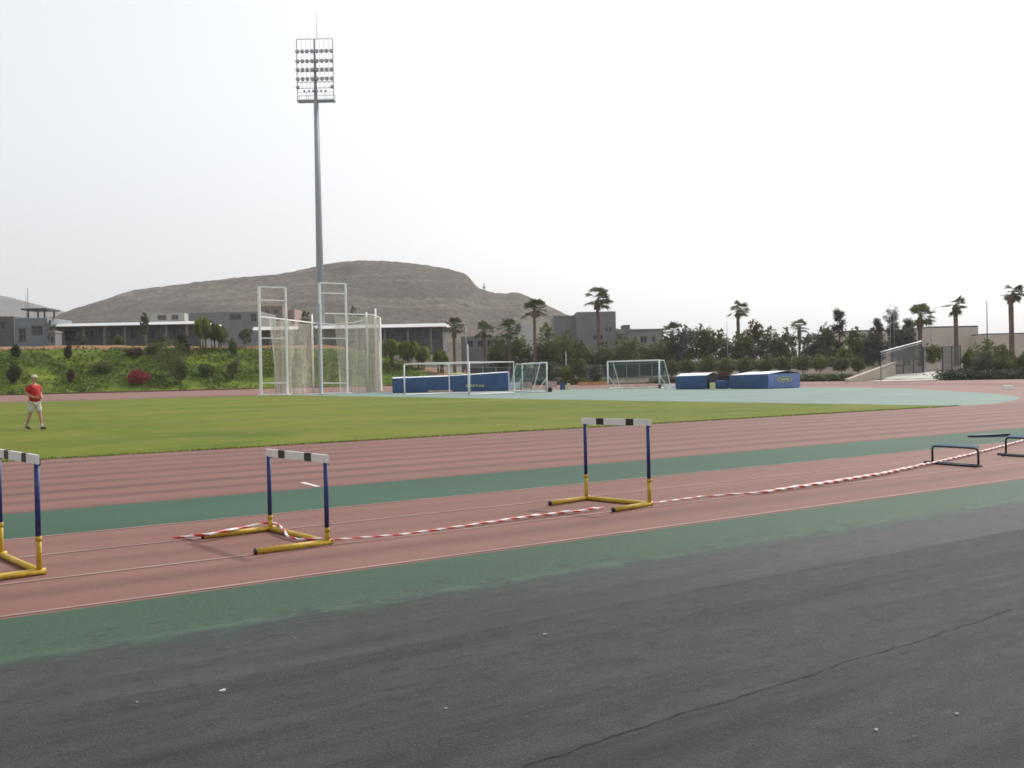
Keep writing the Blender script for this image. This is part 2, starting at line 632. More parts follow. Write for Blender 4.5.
xs = axis(-2400, 2400, -40, 150, 1.6)
ys = axis(-2400, 2400, 0, 190, 1.6)
mb = MB()
zone = []
for y in ys:
    for x in xs:
        r = rad(x, y)
        z = land(x, y)
        nz = noise.noise(Vector((x * .09, y * .09, 3))) * .5 + noise.noise(Vector((x * .4, y * .4, 8))) * .2
        s = side(x, y)
        bank = sstep(R_BANK + 1, R_BANK + 7, r) * sstep(30, 60, y)
        if r < R_BANK + .2 or y < 40:
            z -= .07
        z += nz * bank * (.35 + .25 * s)
        d = max(0, math.hypot(x, y) - 260)
        if y > 40:
            z += min(14, d * .018)
        mb.v.append((x, y, z))
        sl = (r - R_BANK) / (26 - 9 * s)
        gr = s * (1 - sstep(.86, .95, sl))
        so = s * sstep(.84, .95, sl) * (1 - sstep(1.25, 1.5, sl))
        # worn earth path running down the end of the bank
        pth = math.exp(-((s - .50) / .13) ** 2) * (1 - sstep(.9, 1.2, sl)) * sstep(0.1, .3, sl)
        zone.append((gr * (1 - pth), max(so, pth * .9), 0, 1))
nx = len(xs)
for j in range(len(ys) - 1):
    for i in range(nx - 1):
        a = j * nx + i
        mb.f.append((a, a + 1, a + nx + 1, a + nx))
        mb.m.append(0)
go = struct(mb.build('ground', LAND, smooth=True))
ca_ = go.data.color_attributes.new('zone', 'FLOAT_COLOR', 'POINT')
for i, zc in enumerate(zone):
    ca_.data[i].color = zc


def sheet(name, x0, x1, y0, y1, z, mat):
    b_ = MB()
    b_.face([(x0, y0, z), (x1, y0, z), (x1, y1, z), (x0, y1, z)])
    return b_


LX0, LX1 = -160, 300
# asphalt with its crack as a filled seam of its own material
b_ = sheet('asphalt', LX0, LX1, -60, 12.9, 0, ASPHM)
rnd = random.Random(4)
pts = []
pa, pb = at(490, 776.5), at(1013, 609.5)
nseg = 150
off = 0
for i in range(nseg + 1):
    t = i / nseg
    off = off * .90 + rnd.uniform(-.007, .007)
    p = pa.lerp(pb, t) + Vector((0, 1, 0)) * off
    pts.append(p)
for i in range(nseg):
    w0 = .0024 + .004 * noise.noise(Vector((i * .3, 0, 0)))
    w1 = .0024 + .004 * noise.noise(Vector((i * .3 + .3, 0, 0)))
    p, q = pts[i], pts[i + 1]
    n_ = Vector((-(q - p).y, (q - p).x, 0)).normalized()
    w0, w1 = max(w0, .0007), max(w1, .0007)
    b_.face([p + n_ * w0 + Vector((0, 0, .003)), p - n_ * w0 + Vector((0, 0, .003)), q - n_ * w1 + Vector((0, 0, .003)), q + n_ * w1 + Vector((0, 0, .003))], 1)
for st_, ln, da in ((22, 14, .7), (61, 20, -.55), (97, 12, .8), (120, 10, -.9)):
    p = pts[st_].copy()
    d0 = (pts[st_ + 3] - pts[st_ - 3]).normalized()
    an = math.atan2(d0.y, d0.x) + da
    for k in range(ln):
        an += rnd.uniform(-.3, .3)
        q = p + Vector((math.cos(an), math.sin(an), 0)) * .022
        n_ = Vector((-math.sin(an), math.cos(an), 0)) * .0011 * (1 - k / ln)
        n2_ = Vector((-math.sin(an), math.cos(an), 0)) * .0011 * (1 - (k + 1) / ln)
        up3 = Vector((0, 0, .0025))
        b_.face([p + n_ + up3, p - n_ + up3, q - n2_ + up3, q + n2_ + up3], 1)
        p = q
struct(b_.build('asphalt_pavement', [ASPHM, CRACK]))
b_ = sheet('green_edge', LX0, LX1, 5.8, 7.13, .004, 0)
b_.face([(LX0, 5.0, .0004), (LX1, 5.0, .0004), (LX1, 5.8, .004), (LX0, 5.8, .004)])
struct(b_.build('green_edge_path', GREENN))
b_ = sheet('sprint', LX0, LX1, 7.13, 10.79, .004, 0)
for n_ in (7.2, 8.36, 9.57, 10.73):
    x = LX0
    b_.face([(x, n_ - .022, .008), (LX1, n_ - .022, .008), (LX1, n_ + .022, .008), (x, n_ + .022, .008)], 1)
struct(b_.build('sprint_track', [STRIP, LINE]))
struct(sheet('green_strip', LX0, LX1, 10.79, 12.9, .004, 0).build('green_strip_path', GREENS))


def stadium(r, n=64):
    p = [(CX0 + (CX1 - CX0) * i / 24, CY - r) for i in range(24)]
    p += [(CX1 + r * math.sin(PI * i / n), CY - r * math.cos(PI * i / n)) for i in range(n)]
    p += [(CX1 - (CX1 - CX0) * i / 24, CY + r) for i in range(24)]
    p += [(CX0 - r * math.sin(PI * i / n), CY + r * math.cos(PI * i / n)) for i in range(n)]
    return p


def ring(b_, r0, r1, z, mi=0, hfun=None, skip=lambda i: False):
    A, B = stadium(r0), stadium(r1)
    n = len(A)
    for i in range(n):
        j = (i + 1) % n
        if skip(i):
            continue
        q = [A[i], B[i], B[j], A[j]]
        if hfun:
            q = [(a, max(c, 12.9)) for a, c in q]
            b_.face([(a, c, hfun(a, c) + z) for a, c in q], mi)
        else:
            b_.face([(a, c, z) for a, c in q], mi)


b_ = MB()
ring(b_, R_IN, R_OUT, .004)
for k in range(0, 9):
    rr = R_IN + .03 + k * 1.105
    if rr < R_OUT and k in (0, 8):
        ring(b_, rr - .02, rr + .02, .008, 1)
# short white start mark across one lane
p, q = at(302, 483), at(318, 487.3)
d_ = (q - p).normalized() * 1.0
n_ = Vector((-d_.y, d_.x, 0)).normalized() * .035
b_.face([(v.x, v.y, .011) for v in (p - n_, q - n_, q + n_, p + n_)], 2)
struct(b_.build('running_track', [TRACK, LINE, LINEW]))
b_ = MB()
for k in range(8):
    r0 = R_OUT + (R_BANK - R_OUT) * k / 8
    r1 = R_OUT + (R_BANK - R_OUT) * (k + 1) / 8
    ring(b_, r0, r1, .003, 0, land, skip=lambda i: i < 24)
struct(b_.build('outer_apron', APRON, smooth=True))
b_ = MB()
A, B = stadium(R_BANK), stadium(R_BANK + .35)
for i in range(24, 24 + 64 + 24):
    j = i + 1
    q = [A[i], B[i], B[j], A[j]]
    h0, h1 = land(*A[i]), land(*A[j])
    if A[i][1] < 40:
        continue
    b_.face([(*A[i], h0 - .05), (*A[i], h0 + .14), (*A[j], h1 + .14), (*A[j], h1 - .05)][::-1])
    b_.face([(*A[i], h0 + .14), (*B[i], h0 + .14), (*B[j], h1 + .14), (*A[j], h1 + .14)][::-1])
    b_.face([(*B[i], h0 - .05), (*B[i], h0 + .14), (*B[j], h1 + .14), (*B[j], h1 - .05)])
struct(b_.build('kerb', KERB))
b_ = MB()
A = stadium(R_IN)
nA = 24
lawn = [(CX0, CY - R_IN), (34.9, CY - R_IN), (CX1, CY + R_IN), (CX0, CY + R_IN)] + [A[i] for i in range(24 + 64 + 24 + 1, len(A))]
b_.face([(x, y, .006) for x, y in lawn])
struct(b_.build('infield_grass', LAWN))
rn = random.Random(31)
b_ = MB()
for _ in range(9000):
    D = rn.uniform(-12, 34.9)
    N = CY - R_IN + rn.gauss(.02, .07)
    h = rn.uniform(.02, .05)
    a_ = rn.uniform(0, PI)
    w = Vector((math.cos(a_), math.sin(a_), 0)) * .012
    p = Vector((D, N, .004))
    tip = p + Vector((rn.gauss(0, .02), rn.gauss(0, .02), h))
    b_.face([p - w, p + w, tip])
tag(b_.build('grass_fringe', leaf_mat('grass_blade', (.09, .12, .012), (.19, .19, .035))), 'ragged fringe of grass along the inner edge of the running track', 'grass', None, 'stuff')
b_ = MB()
D_ = [(34.9, CY - R_IN, .007), (CX1, CY - R_IN, .007)]
for i in range(1, 64):
    th = PI * i / 64
    rr = R_IN - .02 - 7.6 * sstep(-.12, .78, th) * (1 - sstep(2.2, 3.0, th))
    D_.append((CX1 + rr * math.sin(th), CY - rr * math.cos(th), .007))
b_.face(D_ + [(CX1, CY + R_IN, .007)][:1])
rb = MB()
rb.face([(CX1, CY - R_IN, .003)] + [(x, y, .003) for x, y in A[25:24 + 64]] + [(CX1, CY + R_IN, .003)])
struct(rb.build('inner_apron', APRON))
# worn, greyer run-up lines of the apron
struct(b_.build('green_apron', DGREEN))


# ------------------------------------------------------------------ hurdles
def hurdle(loc, rz, width, hgt, blue_from, foot, label):
    """uprights at local y=+-width/2, feet running to local -x"""
    t = thing('hurdle', label, 'hurdle', loc, rz, 'race hurdles on the sprint lanes')
    zb = .03
    w = width / 2
    for s in (-1, 1):
        b = MB()
        b.tube([(.045, s * w, zb), (-foot, s * w, zb)], .026, 12)
        f = b.build('foot', YELT, t, True)
        b = MB()
        b.tube([(-foot - .003, s * w, zb), (-foot + .012, s * w, zb)], .0268, 12)
        b.build('foot_cap', BLACK, f, True)
        b = MB()
        b.tube([(0, s * (w - .0), .02), (0, s * w, blue_from)], .0215, 12)
        u = b.build('lower_post', YELT, t, True)
        b = MB()
        b.tube([(-.002, s * w, blue_from - .01), (-.002, s * w, hgt - .068)], .0205, 12)
        b.build('upper_post', BLUET, t, True)
        b = MB()
        b.tube([(0, s * w, blue_from - .035), (0, s * w, blue_from + .004)], .0245, 12)
        b.tube([(0, s * w, blue_from - .015), (0, s * (w + .045), blue_from - .015)], .007, 8)
        b.build('clamp', YELT, u, True)
    b = MB()
    b.tube([(0, -w, zb), (0, w, zb)], .0255, 12)
    b.build('base_bar', YELT, t, True)
    b = MB()
    n = 11
    L = width + .09
    for i in range(n):     # bar of white and black blocks
        pass
    cuts = [0, .235, .345, .665, .775, 1.0]
    cols = [0, 1, 0, 1, 0]
    for i in range(5):
        y0, y1 = -L / 2 + cuts[i] * L, -L / 2 + cuts[i + 1] * L
        e = .0015 if cols[i] else 0
        b.box((-.003, (y0 + y1) / 2, hgt - .036), (.022 + e, y1 - y0, .072 + e), 0, cols[i])
    b.build('crossbar', [WHITEBAR, BLACK], t)
    for s in (-1, 1):
        b = MB()
        b.box((.016, s * (w - .0), hgt - .062), (.014, .036, .05))
        b.build('bar_bracket', DARKM, t)
    return t


def place_hurdle(L, R, hgt, bf, foot, label, w=None):
    d = L - R
    rz = math.atan2(d.y, d.x) - PI / 2
    return hurdle((L + R) / 2, rz, w or d.length, hgt, bf, foot, label)


HL, HR = at(270.5, 531.5), at(327.5, 545.5)
place_hurdle(HL, HR, .80, .155, .68, 'lowest blue and yellow hurdle, red and white tape wound round its yellow feet')
H3L, H3R = at(586.5, 500.5), at(649.5, 506.5)
place_hurdle(H3L, H3R, .955, .30, .62, 'tall blue and yellow hurdle with long yellow lower posts, standing alone mid track')
H1R = at(39.5, 575.5)
H1L = at(1.2, 558.0)
place_hurdle(H1L, H1R, .93, .30, .70, 'blue and yellow hurdle cut off by the left edge of the photo')


# ------------------------------------------------------------------ barrier tape
def tape(name, label, pts, width, twist, stripe=.16, seed=1):
    rn = random.Random(seed)
    P = []
    for i in range(len(pts) - 1):
        a, b = Vector(pts[i]), Vector(pts[i + 1])
        n = max(2, int((b - a).length / .012))
        P += [a.lerp(b, k / n) for k in range(n)]
    P.append(Vector(pts[-1]))
    b = MB()
    L = 0
    prev = None
    ph = rn.uniform(0, 6)
    for i, p in enumerate(P):
        t = (P[min(i + 1, len(P) - 1)] - P[max(i - 1, 0)]).normalized()
        a = t.cross(Vector((0, 0, 1))).normalized()
        up = a.cross(t)
        if i:
            L += (p - P[i - 1]).length
        th = ph + L * twist + .6 * noise.noise(Vector((L * 1.2, seed, 0)))
        e = a * math.cos(th) + up * math.sin(th)
        q = p + Vector((0, 0, abs(math.sin(th)) * width / 2 + .004 + .004 * max(0, noise.noise(Vector((L * 2, 5, seed))))))
        cur = (q - e * width / 2, q + e * width / 2, L)
        if prev:
            mi = int(L / stripe) % 2
            b.face([prev[0], prev[1], cur[1], cur[0]], mi)
        prev = cur
    o = b.build(name, [TAPER, TAPEW])
    sd = o.modifiers.new('film', 'SOLIDIFY')
    sd.thickness = .0008
    return o


def twisted(name, label, pts, radii, pitch=.11, seed=1):
    """barrier tape rolled up on itself: red and white stripes wind round it"""
    P, R_ = [], []
    for i in range(len(pts) - 1):
        a, b = Vector(pts[i]), Vector(pts[i + 1])
        n = max(2, int((b - a).length / .011))
        for k in range(n):
            P.append(a.lerp(b, k / n))
            R_.append(radii[i] + (radii[i + 1] - radii[i]) * k / n)
    n = 10
    b = MB()
    L = 0
    for i, p in enumerate(P):
        t = (P[min(i + 1, len(P) - 1)] - P[max(i - 1, 0)]).normalized()
        a = t.cross(Vector((0, 0, 1))).normalized()
        up = a.cross(t)
        if i:
            L += (p - P[i - 1]).length
        rr = R_[i] * (1 + .22 * noise.noise(Vector((L * 6, seed, 0))))
        c = p + Vector((0, 0, rr * .8)) + a * .012 * noise.noise(Vector((L * 1.5, seed, 3))) + Vector((0, 0, .01 * max(0, noise.noise(Vector((L * 1.1, seed, 6))))))
        for k in range(n):
            an = 2 * PI * k / n
            fl = 1 - .28 * abs(math.sin(an * .5 + L * 9))
            b.v.append(tuple(c + (a * math.cos(an) + up * math.sin(an) * .85) * rr * fl))
        if i:
            for k in range(n):
                k2 = (k + 1) % n
                o0, o1 = (i - 1) * n, i * n
                b.f.append((o0 + k, o0 + k2, o1 + k2, o1 + k))
                b.m.append(int(math.floor(2 * (L / pitch / 2 + k / n))) % 2)
    return b.build(name, [TAPER, TAPEW], None, True)


z0 = Vector((0, 0, .012))
fL = at(207, 541.5)
tp = [at(172, 540) + z0, at(190, 540) + z0, fL + Vector((0, 0, .05)), HL + Vector((-.28, .0, .05)), HL + Vector((-.03, .03, .07)), HL + Vector((.04, -.04, .06)),
      HL.lerp(HR, .25) + Vector((-.02, 0, .055)), HL.lerp(HR, .5) + Vector((-.10, 0, .02)), HL.lerp(HR, .7) + Vector((-.1, 0, .012)), HR + Vector((-.04, .02, .05)), HR + Vector((.03, -.02, .05))]
o = twisted('barrier_tape', None, tp, (.012, .022, .020, .018, .016, .016, .018, .016, .014, .016, .014), .13, 2)
tag(o, 'loose end of red and white tape wound round the feet of the lowest hurdle', 'tape', 'red and white barrier tape')
tp = [HR + Vector((.03, -.02, .04)), at(400, 537) + z0, at(460, 529) + z0, at(520, 520.5) + z0, at(560, 515.5) + z0, at(590, 512) + z0, at(604, 509.5) + z0]
o = twisted('barrier_tape', None, tp, (.010, .012, .015, .019, .02, .018, .010), .10, 5)
tag(o, 'thin twisted red and white tape running on the track between two blue and yellow hurdles', 'tape', 'red and white barrier tape')
g3 = H3R + Vector((.03, -.03, .03))
tp = [g3, at(700, 498.5) + z0, at(760, 494.5) + z0, at(820, 486.5) + z0, at(880, 476.5) + z0, at(930, 465.5) + z0, at(975, 455) + z0, at(1010, 445.5) + z0, at(1045, 436) + z0]
o = twisted('barrier_tape', None, tp, (.010, .011, .018, .028, .027, .023, .021, .02, .02), .12, 9)
tag(o, 'longest red and white tape, running from the tall hurdle to the low dark hurdles', 'tape', 'red and white barrier tape')


# low training hurdles
def low_hurdle(L, R, h, label, board_tilt=-.75):
    d = R - L
    rz = math.atan2(d.y, d.x)
    w = d.length
    t = thing('low_hurdle', label, 'low hurdle', (L + R) / 2, rz, 'low training hurdles')
    c = .05
    b = MB()
    b.tube([(-w / 2, 0, .03), (-w / 2, 0, h - c), (-w / 2 + c * .3, 0, h - c * .3), (-w / 2 + c, 0, h), (w / 2 - c, 0, h), (w / 2 - c * .3, 0, h - c * .3), (w / 2, 0, h - c), (w / 2, 0, .03)], .017, 10)
    b.build('hoop', DARKM, t, True)
    b = MB()
    b.box((0, .035, h + .012), (w - .04, .012, .055), rot=Matrix.Rotation(board_tilt, 3, 'X'))
    b.build('top_board', PALEB, t, bevel=.003)
    b = MB()
    b.tube([(-w / 2 - .17, .04, .022), (w / 2 - .03, .04, .022)], .02, 10)
    b.build('base_tube', DARKM, t, True)
    b = MB()
    b.tube([(-w / 2 + .05, -.06, .02), (w / 2, -.06, .02)], .018, 10)
    b.build('base_tube', DARKM, t, True)
    for s in (-1, 1):
        b = MB()
        b.tube([(s * w / 2, .06, .021), (s * w / 2, -.10, .021)], .021, 10)
        b.build('foot', DARKM, t, True)
    return t


low_hurdle(at(932.5, 464), at(978.5, 467.5), .275, 'low dark hoop hurdle with a pale blue top board, tape passing under it')
low_hurdle(at(1006, 456), at(1056, 459), .30, 'low dark hurdle at the right edge of the photo, its blue board cut off')
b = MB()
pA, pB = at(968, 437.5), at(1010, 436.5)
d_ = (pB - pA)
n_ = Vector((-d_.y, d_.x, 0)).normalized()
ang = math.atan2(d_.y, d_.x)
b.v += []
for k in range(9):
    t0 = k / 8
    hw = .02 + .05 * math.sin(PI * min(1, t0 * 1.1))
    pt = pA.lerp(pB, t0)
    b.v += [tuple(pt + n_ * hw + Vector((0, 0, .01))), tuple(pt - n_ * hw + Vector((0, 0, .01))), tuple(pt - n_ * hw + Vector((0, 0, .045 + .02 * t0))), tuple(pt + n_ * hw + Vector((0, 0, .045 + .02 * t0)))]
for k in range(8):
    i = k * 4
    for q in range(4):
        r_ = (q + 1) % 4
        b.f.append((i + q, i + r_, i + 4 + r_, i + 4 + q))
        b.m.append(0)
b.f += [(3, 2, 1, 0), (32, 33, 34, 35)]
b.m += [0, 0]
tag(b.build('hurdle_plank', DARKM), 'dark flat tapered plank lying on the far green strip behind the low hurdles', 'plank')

# scraps on the asphalt
SCRAPM = M('paper_scrap', (.62, .62, .58), .8, .15, 20)
CHIPM = M('pale_chip', (.30, .30, .29), .8, .2, 20)
rnd = random.Random(8)
scr = [(223, 691, .03, 'largest white paper scrap, on the dark asphalt at lower left'), (746, 592, .024, 'white paper scrap on the asphalt right below the tall hurdle'), (545, 635, .03, 'thin pale scrap on the asphalt left of centre of the crack'),
       (876, 731, .022, 'pale scrap on the asphalt just below the right part of the crack'), (957, 715, .022, 'small pale scrap on the asphalt near the lower right corner'),
       (137, 703, .014, 'tiny pale chip left of the largest white scrap'), (433, 702, .012, 'tiny pale chip lying alone at the middle of the dark asphalt'), (446, 709, .014, 'tiny pale chip just right of a similar chip mid asphalt'), (295, 639, .012, 'tiny pale chip close to the edge of the green strip')]
for px, py, s, lb in scr:
    p = at(px, py)
    b = MB()
    n = 7
    top = []
    for k in range(n):
        an = 2 * PI * k / n
        r_ = s * .62 * rnd.uniform(.55, 1.1)
        top.append((math.cos(an) * r_, math.sin(an) * r_ * .7, .004 + rnd.uniform(0, .006)))
    b.face(top)
    b.face([(x, y, 0.001) for x, y, z in reversed(top)])
    for k in range(n):
        k2 = (k + 1) % n
        b.face([(top[k][0], top[k][1], .001), (top[k2][0], top[k2][1], .001), top[k2], top[k]])
    o = b.build('paper_scrap', SCRAPM if px == 223 else CHIPM)
    o.location = p
    tag(o, lb, 'litter', 'scraps on the asphalt')


# loose grit swept over the asphalt
rn = random.Random(12)
b = MB()
for _ in range(900):
    p = Vector((rn.uniform(-.6, 9), rn.uniform(1.6, 5.9), 0))
    sz = rn.uniform(.0015, .0042) * (1.6 if rn.random() < .06 else 1)
    q = [p + Vector((math.cos(k * 2.1 + rn.random()) * sz, math.sin(k * 2.1 + rn.random()) * sz, .0005)) for k in range(3)]
    top = p + Vector((rn.gauss(0, sz * .3), rn.gauss(0, sz * .3), sz * rn.uniform(.8, 1.3)))
    for k in range(3):
        b.face([q[k], q[(k + 1) % 3], top])
tag(b.build('grit', M('grit_stone', (.17, .165, .155), .9, .5, 2)), 'fine loose grit scattered over the dark asphalt', 'grit', None, 'stuff')

# ------------------------------------------------------------------ person
def skin_mesh(verts, edges, root=0, sub=2):
    me = bpy.data.meshes.new('skin_tmp')
    me.from_pydata([v[:3] for v in verts], edges, [])
    o = bpy.data.objects.new('skin_tmp', me)
    COL.objects.link(o)
    md = o.modifiers.new('skin', 'SKIN')
    md.use_smooth_shade = True
    md.branch_smoothing = .3
    for i, v in enumerate(verts):
        sv = me.skin_vertices[0].data[i]
        r = v[3]
        sv.radius = r if isinstance(r, tuple) else (r, r)
        sv.use_root = i == root
    if sub:
        o.modifiers.new('sub', 'SUBSURF').levels = sub
        o.modifiers['sub'].render_levels = sub
    dg = bpy.context.evaluated_depsgraph_get()
    out = bpy.data.meshes.new_from_object(o.evaluated_get(dg))
    bpy.data.objects.remove(o)
    return out


def join_meshes(ms):
    bm = bmesh.new()
    for me in ms:
        bm.from_mesh(me)
    out = bpy.data.meshes.new('body')
    bm.to_mesh(out)
    bm.free()
    out.polygons.foreach_set('use_smooth', [True] * len(out.polygons))
    return out


def mesh_obj(name, me, mat, parent):
    me.materials.clear()
    me.materials.append(mat)
    me.polygons.foreach_set('use_smooth', [True] * len(me.polygons))
    o = bpy.data.objects.new(name, me)
    COL.objects.link(o)
    o.parent = parent
    return o


def ellipsoid(bm, c, r, seg=16, rot=None):
    g = bmesh.ops.create_uvsphere(bm, u_segments=seg, v_segments=seg // 2 + 2, radius=1)
    for v in g['verts']:
        p = Vector((v.co.x * r[0], v.co.y * r[1], v.co.z * r[2]))
        if rot:
            p = rot @ p
        v.co = p + Vector(c)
    return g['verts']


def make_person(loc, rz):
    """local +x = forwards, +y = to the person's left"""
    t = thing('person', 'person in a red polo shirt, khaki shorts and cream cap walking on the grass', 'person', loc, rz)
    # joints
    hipL, hipR = (0, .095, .92), (0, -.095, .92)
    knL, knR = (.13, .10, .50), (-.10, -.10, .50)
    anL, anR = (.19, .105, .085), (-.27, -.105, .12)
    V = [(0, 0, .97, (.15, .12)), (0.03, 0, 1.14, (.155, .135)), (.02, 0, 1.33, (.165, .115)), (-.005, 0, 1.44, (.10, .085)), (.01, 0, 1.53, .053),
         (.02, 0, 1.60, .06),
         (*hipL, .092), (*knL, .058), ((knL[0] * .45 + anL[0] * .55), .103, .33, .055), (*anL, .037), (.29, .115, .045, .03),
         (*hipR, .092), (*knR, .058), (-.175, -.103, .34, .055), (*anR, .037), (-.17, -.11, .045, .03),
         (0, .18, 1.42, .062), (-.03, .255, 1.17, .046), (.17, .16, 1.04, .034), (.235, .105, 1.03, .030),
         (0, -.18, 1.42, .062), (-.06, -.255, 1.17, .046), (.15, -.16, 1.06, .034), (.215, -.10, 1.05, .030)]
    E_ = [(0, 1), (1, 2), (2, 3), (3, 4), (4, 5), (0, 6), (6, 7), (7, 8), (8, 9), (9, 10), (0, 11), (11, 12), (12, 13), (13, 14), (14, 15), (3, 16), (16, 17), (17, 18), (18, 19), (3, 20), (20, 21), (21, 22), (22, 23)]
    ms = [skin_mesh(V, E_)]
    # hands: four curled fingers and a thumb each, closed in front of the belly
    for s, w in ((1, Vector((.235, .105, 1.03))), (-1, Vector((.215, -.10, 1.05)))):
        for k in range(4):
            o_ = Vector((.01, 0, .027 - .018 * k))
            ln = (.042, .048, .045, .036)[k]
            a = w + o_
            b_ = a + Vector((ln * .7, -s * ln * .8, -.004))
            c = b_ + Vector((ln * .0, -s * ln * .75, -.006))
            d = c + Vector((-ln * .5, -s * ln * .25, -.004))
            ms.append(skin_mesh([(*a, .010), (*b_, .0095), (*c, .009), (*d, .008)], [(0, 1), (1, 2), (2, 3)], 0, 1))
        a = w + Vector((-.012, 0, .02))
        ms.append(skin_mesh([(*a, .011), (*(a + Vector((.02, -s * .015, .03))), .0105), (*(a + Vector((.045, -s * .035, .04))), .009)], [(0, 1), (1, 2)], 0, 1))
    # head with face
    bm = bmesh.new()
    hv = ellipsoid(bm, (.035, 0, 1.665), (.098, .077, .118), 20)
    for v in hv:
        x, y, z = v.co.x - .035, v.co.y, v.co.z - 1.665
        if x > 0 and z < -.02:
            v.co.y *= 1 - .25 * min(1, -z / .11)
            v.co.x += .012 * min(1, -z / .1)
        if abs(y) > .012 and abs(y) < .05 and x > .05 and abs(z) < .022:
            v.co.x -= .008
    ellipsoid(bm, (.140, 0, 1.648), (.018, .014, .026), 10)
    ellipsoid(bm, (.125, 0, 1.605), (.012, .026, .008), 10)
    ellipsoid(bm, (.125, 0, 1.595), (.012, .023, .007), 10)
    for s in (-1, 1):
        ellipsoid(bm, (.03, s * .078, 1.655), (.02, .010, .03), 10)
    hm = bpy.data.meshes.new('head')
    bm.to_mesh(hm)
    bm.free()
    ms.append(hm)
    body = mesh_obj('body', join_meshes(ms), SKIN, t)
    for s in (-1, 1):
        bm = bmesh.new()
        ellipsoid(bm, (.120, s * .032, 1.675), (.011, .013, .009), 10)
        em = bpy.data.meshes.new('eye')
        bm.to_mesh(em)
        bm.free()
        mesh_obj('eye', em, BLACK, t)
    # clothes
    shirt = [(0, 0, .86, (.205, .17)), (0.04, 0, 1.12, (.215, .20)), (.025, 0, 1.33, (.20, .165)), (0, 0, 1.435, (.135, .12)), (.004, 0, 1.475, (.07, .07)),
             (0, .185, 1.415, .085), (-.02, .245, 1.22, .078), (0, -.185, 1.415, .085), (-.04, -.245, 1.22, .078)]
    sm = skin_mesh(shirt, [(0, 1), (1, 2), (2, 3), (3, 4), (3, 5), (5, 6), (3, 7), (7, 8)])
    mesh_obj('shirt', sm, REDS, t)
    shorts = [(0, 0, .93, (.14, .12)), (.02, .09, .84, .112), (.105, .105, .55, .105), (0, -.09, .84, .112), (-.07, -.105, .55, .105)]
    mesh_obj('shorts', skin_mesh(shorts, [(0, 1), (1, 2), (0, 3), (3, 4)]), KHAKI, t)
    for (x, y, z, pit) in ((.21, .11, .0, 0), (-.24, -.11, .02, .25)):
        bm = bmesh.new()
        vs = ellipsoid(bm, (0, 0, 0), (.145, .052, .06), 14)
        for v in vs:
            if v.co.z < 0:
                v.co.z *= .55
            if v.co.x > 0:
                v.co.z *= 1 - .35 * v.co.x / .145
        me = bpy.data.meshes.new('shoe')
        bm.to_mesh(me)
        bm.free()
        so = mesh_obj('shoe', me, SHOE, t)
        so.location = (x + .05, y, z + .036)
        so.rotation_euler = (0, pit, 0)
    for a in (anL, anR):
        b = MB()
        b.tube([(a[0], a[1], a[2] - .03), (a[0] - .005, a[1], a[2] + .10)], [.043, .047], 12)
        b.build('sock', SOCK, t, True)
    bm = bmesh.new()
    vs = ellipsoid(bm, (.022, 0, 1.70), (.108, .086, .098), 20)
    bmesh.ops.delete(bm, geom=[v for v in vs if v.co.z < 1.697], context='VERTS')
    pk = ellipsoid(bm, (.125, 0, 1.712), (.075, .07, .010), 16)
    me = bpy.data.meshes.new('cap')
    bm.to_mesh(me)
    bm.free()
    co = mesh_obj('cap', me, CAPW, t)
    co.modifiers.new('s', 'SOLIDIFY').thickness = .004
    return t


pp = at(35, 429.5)
# faces to the right and a little towards the stand
make_person(pp, FACE - .45)


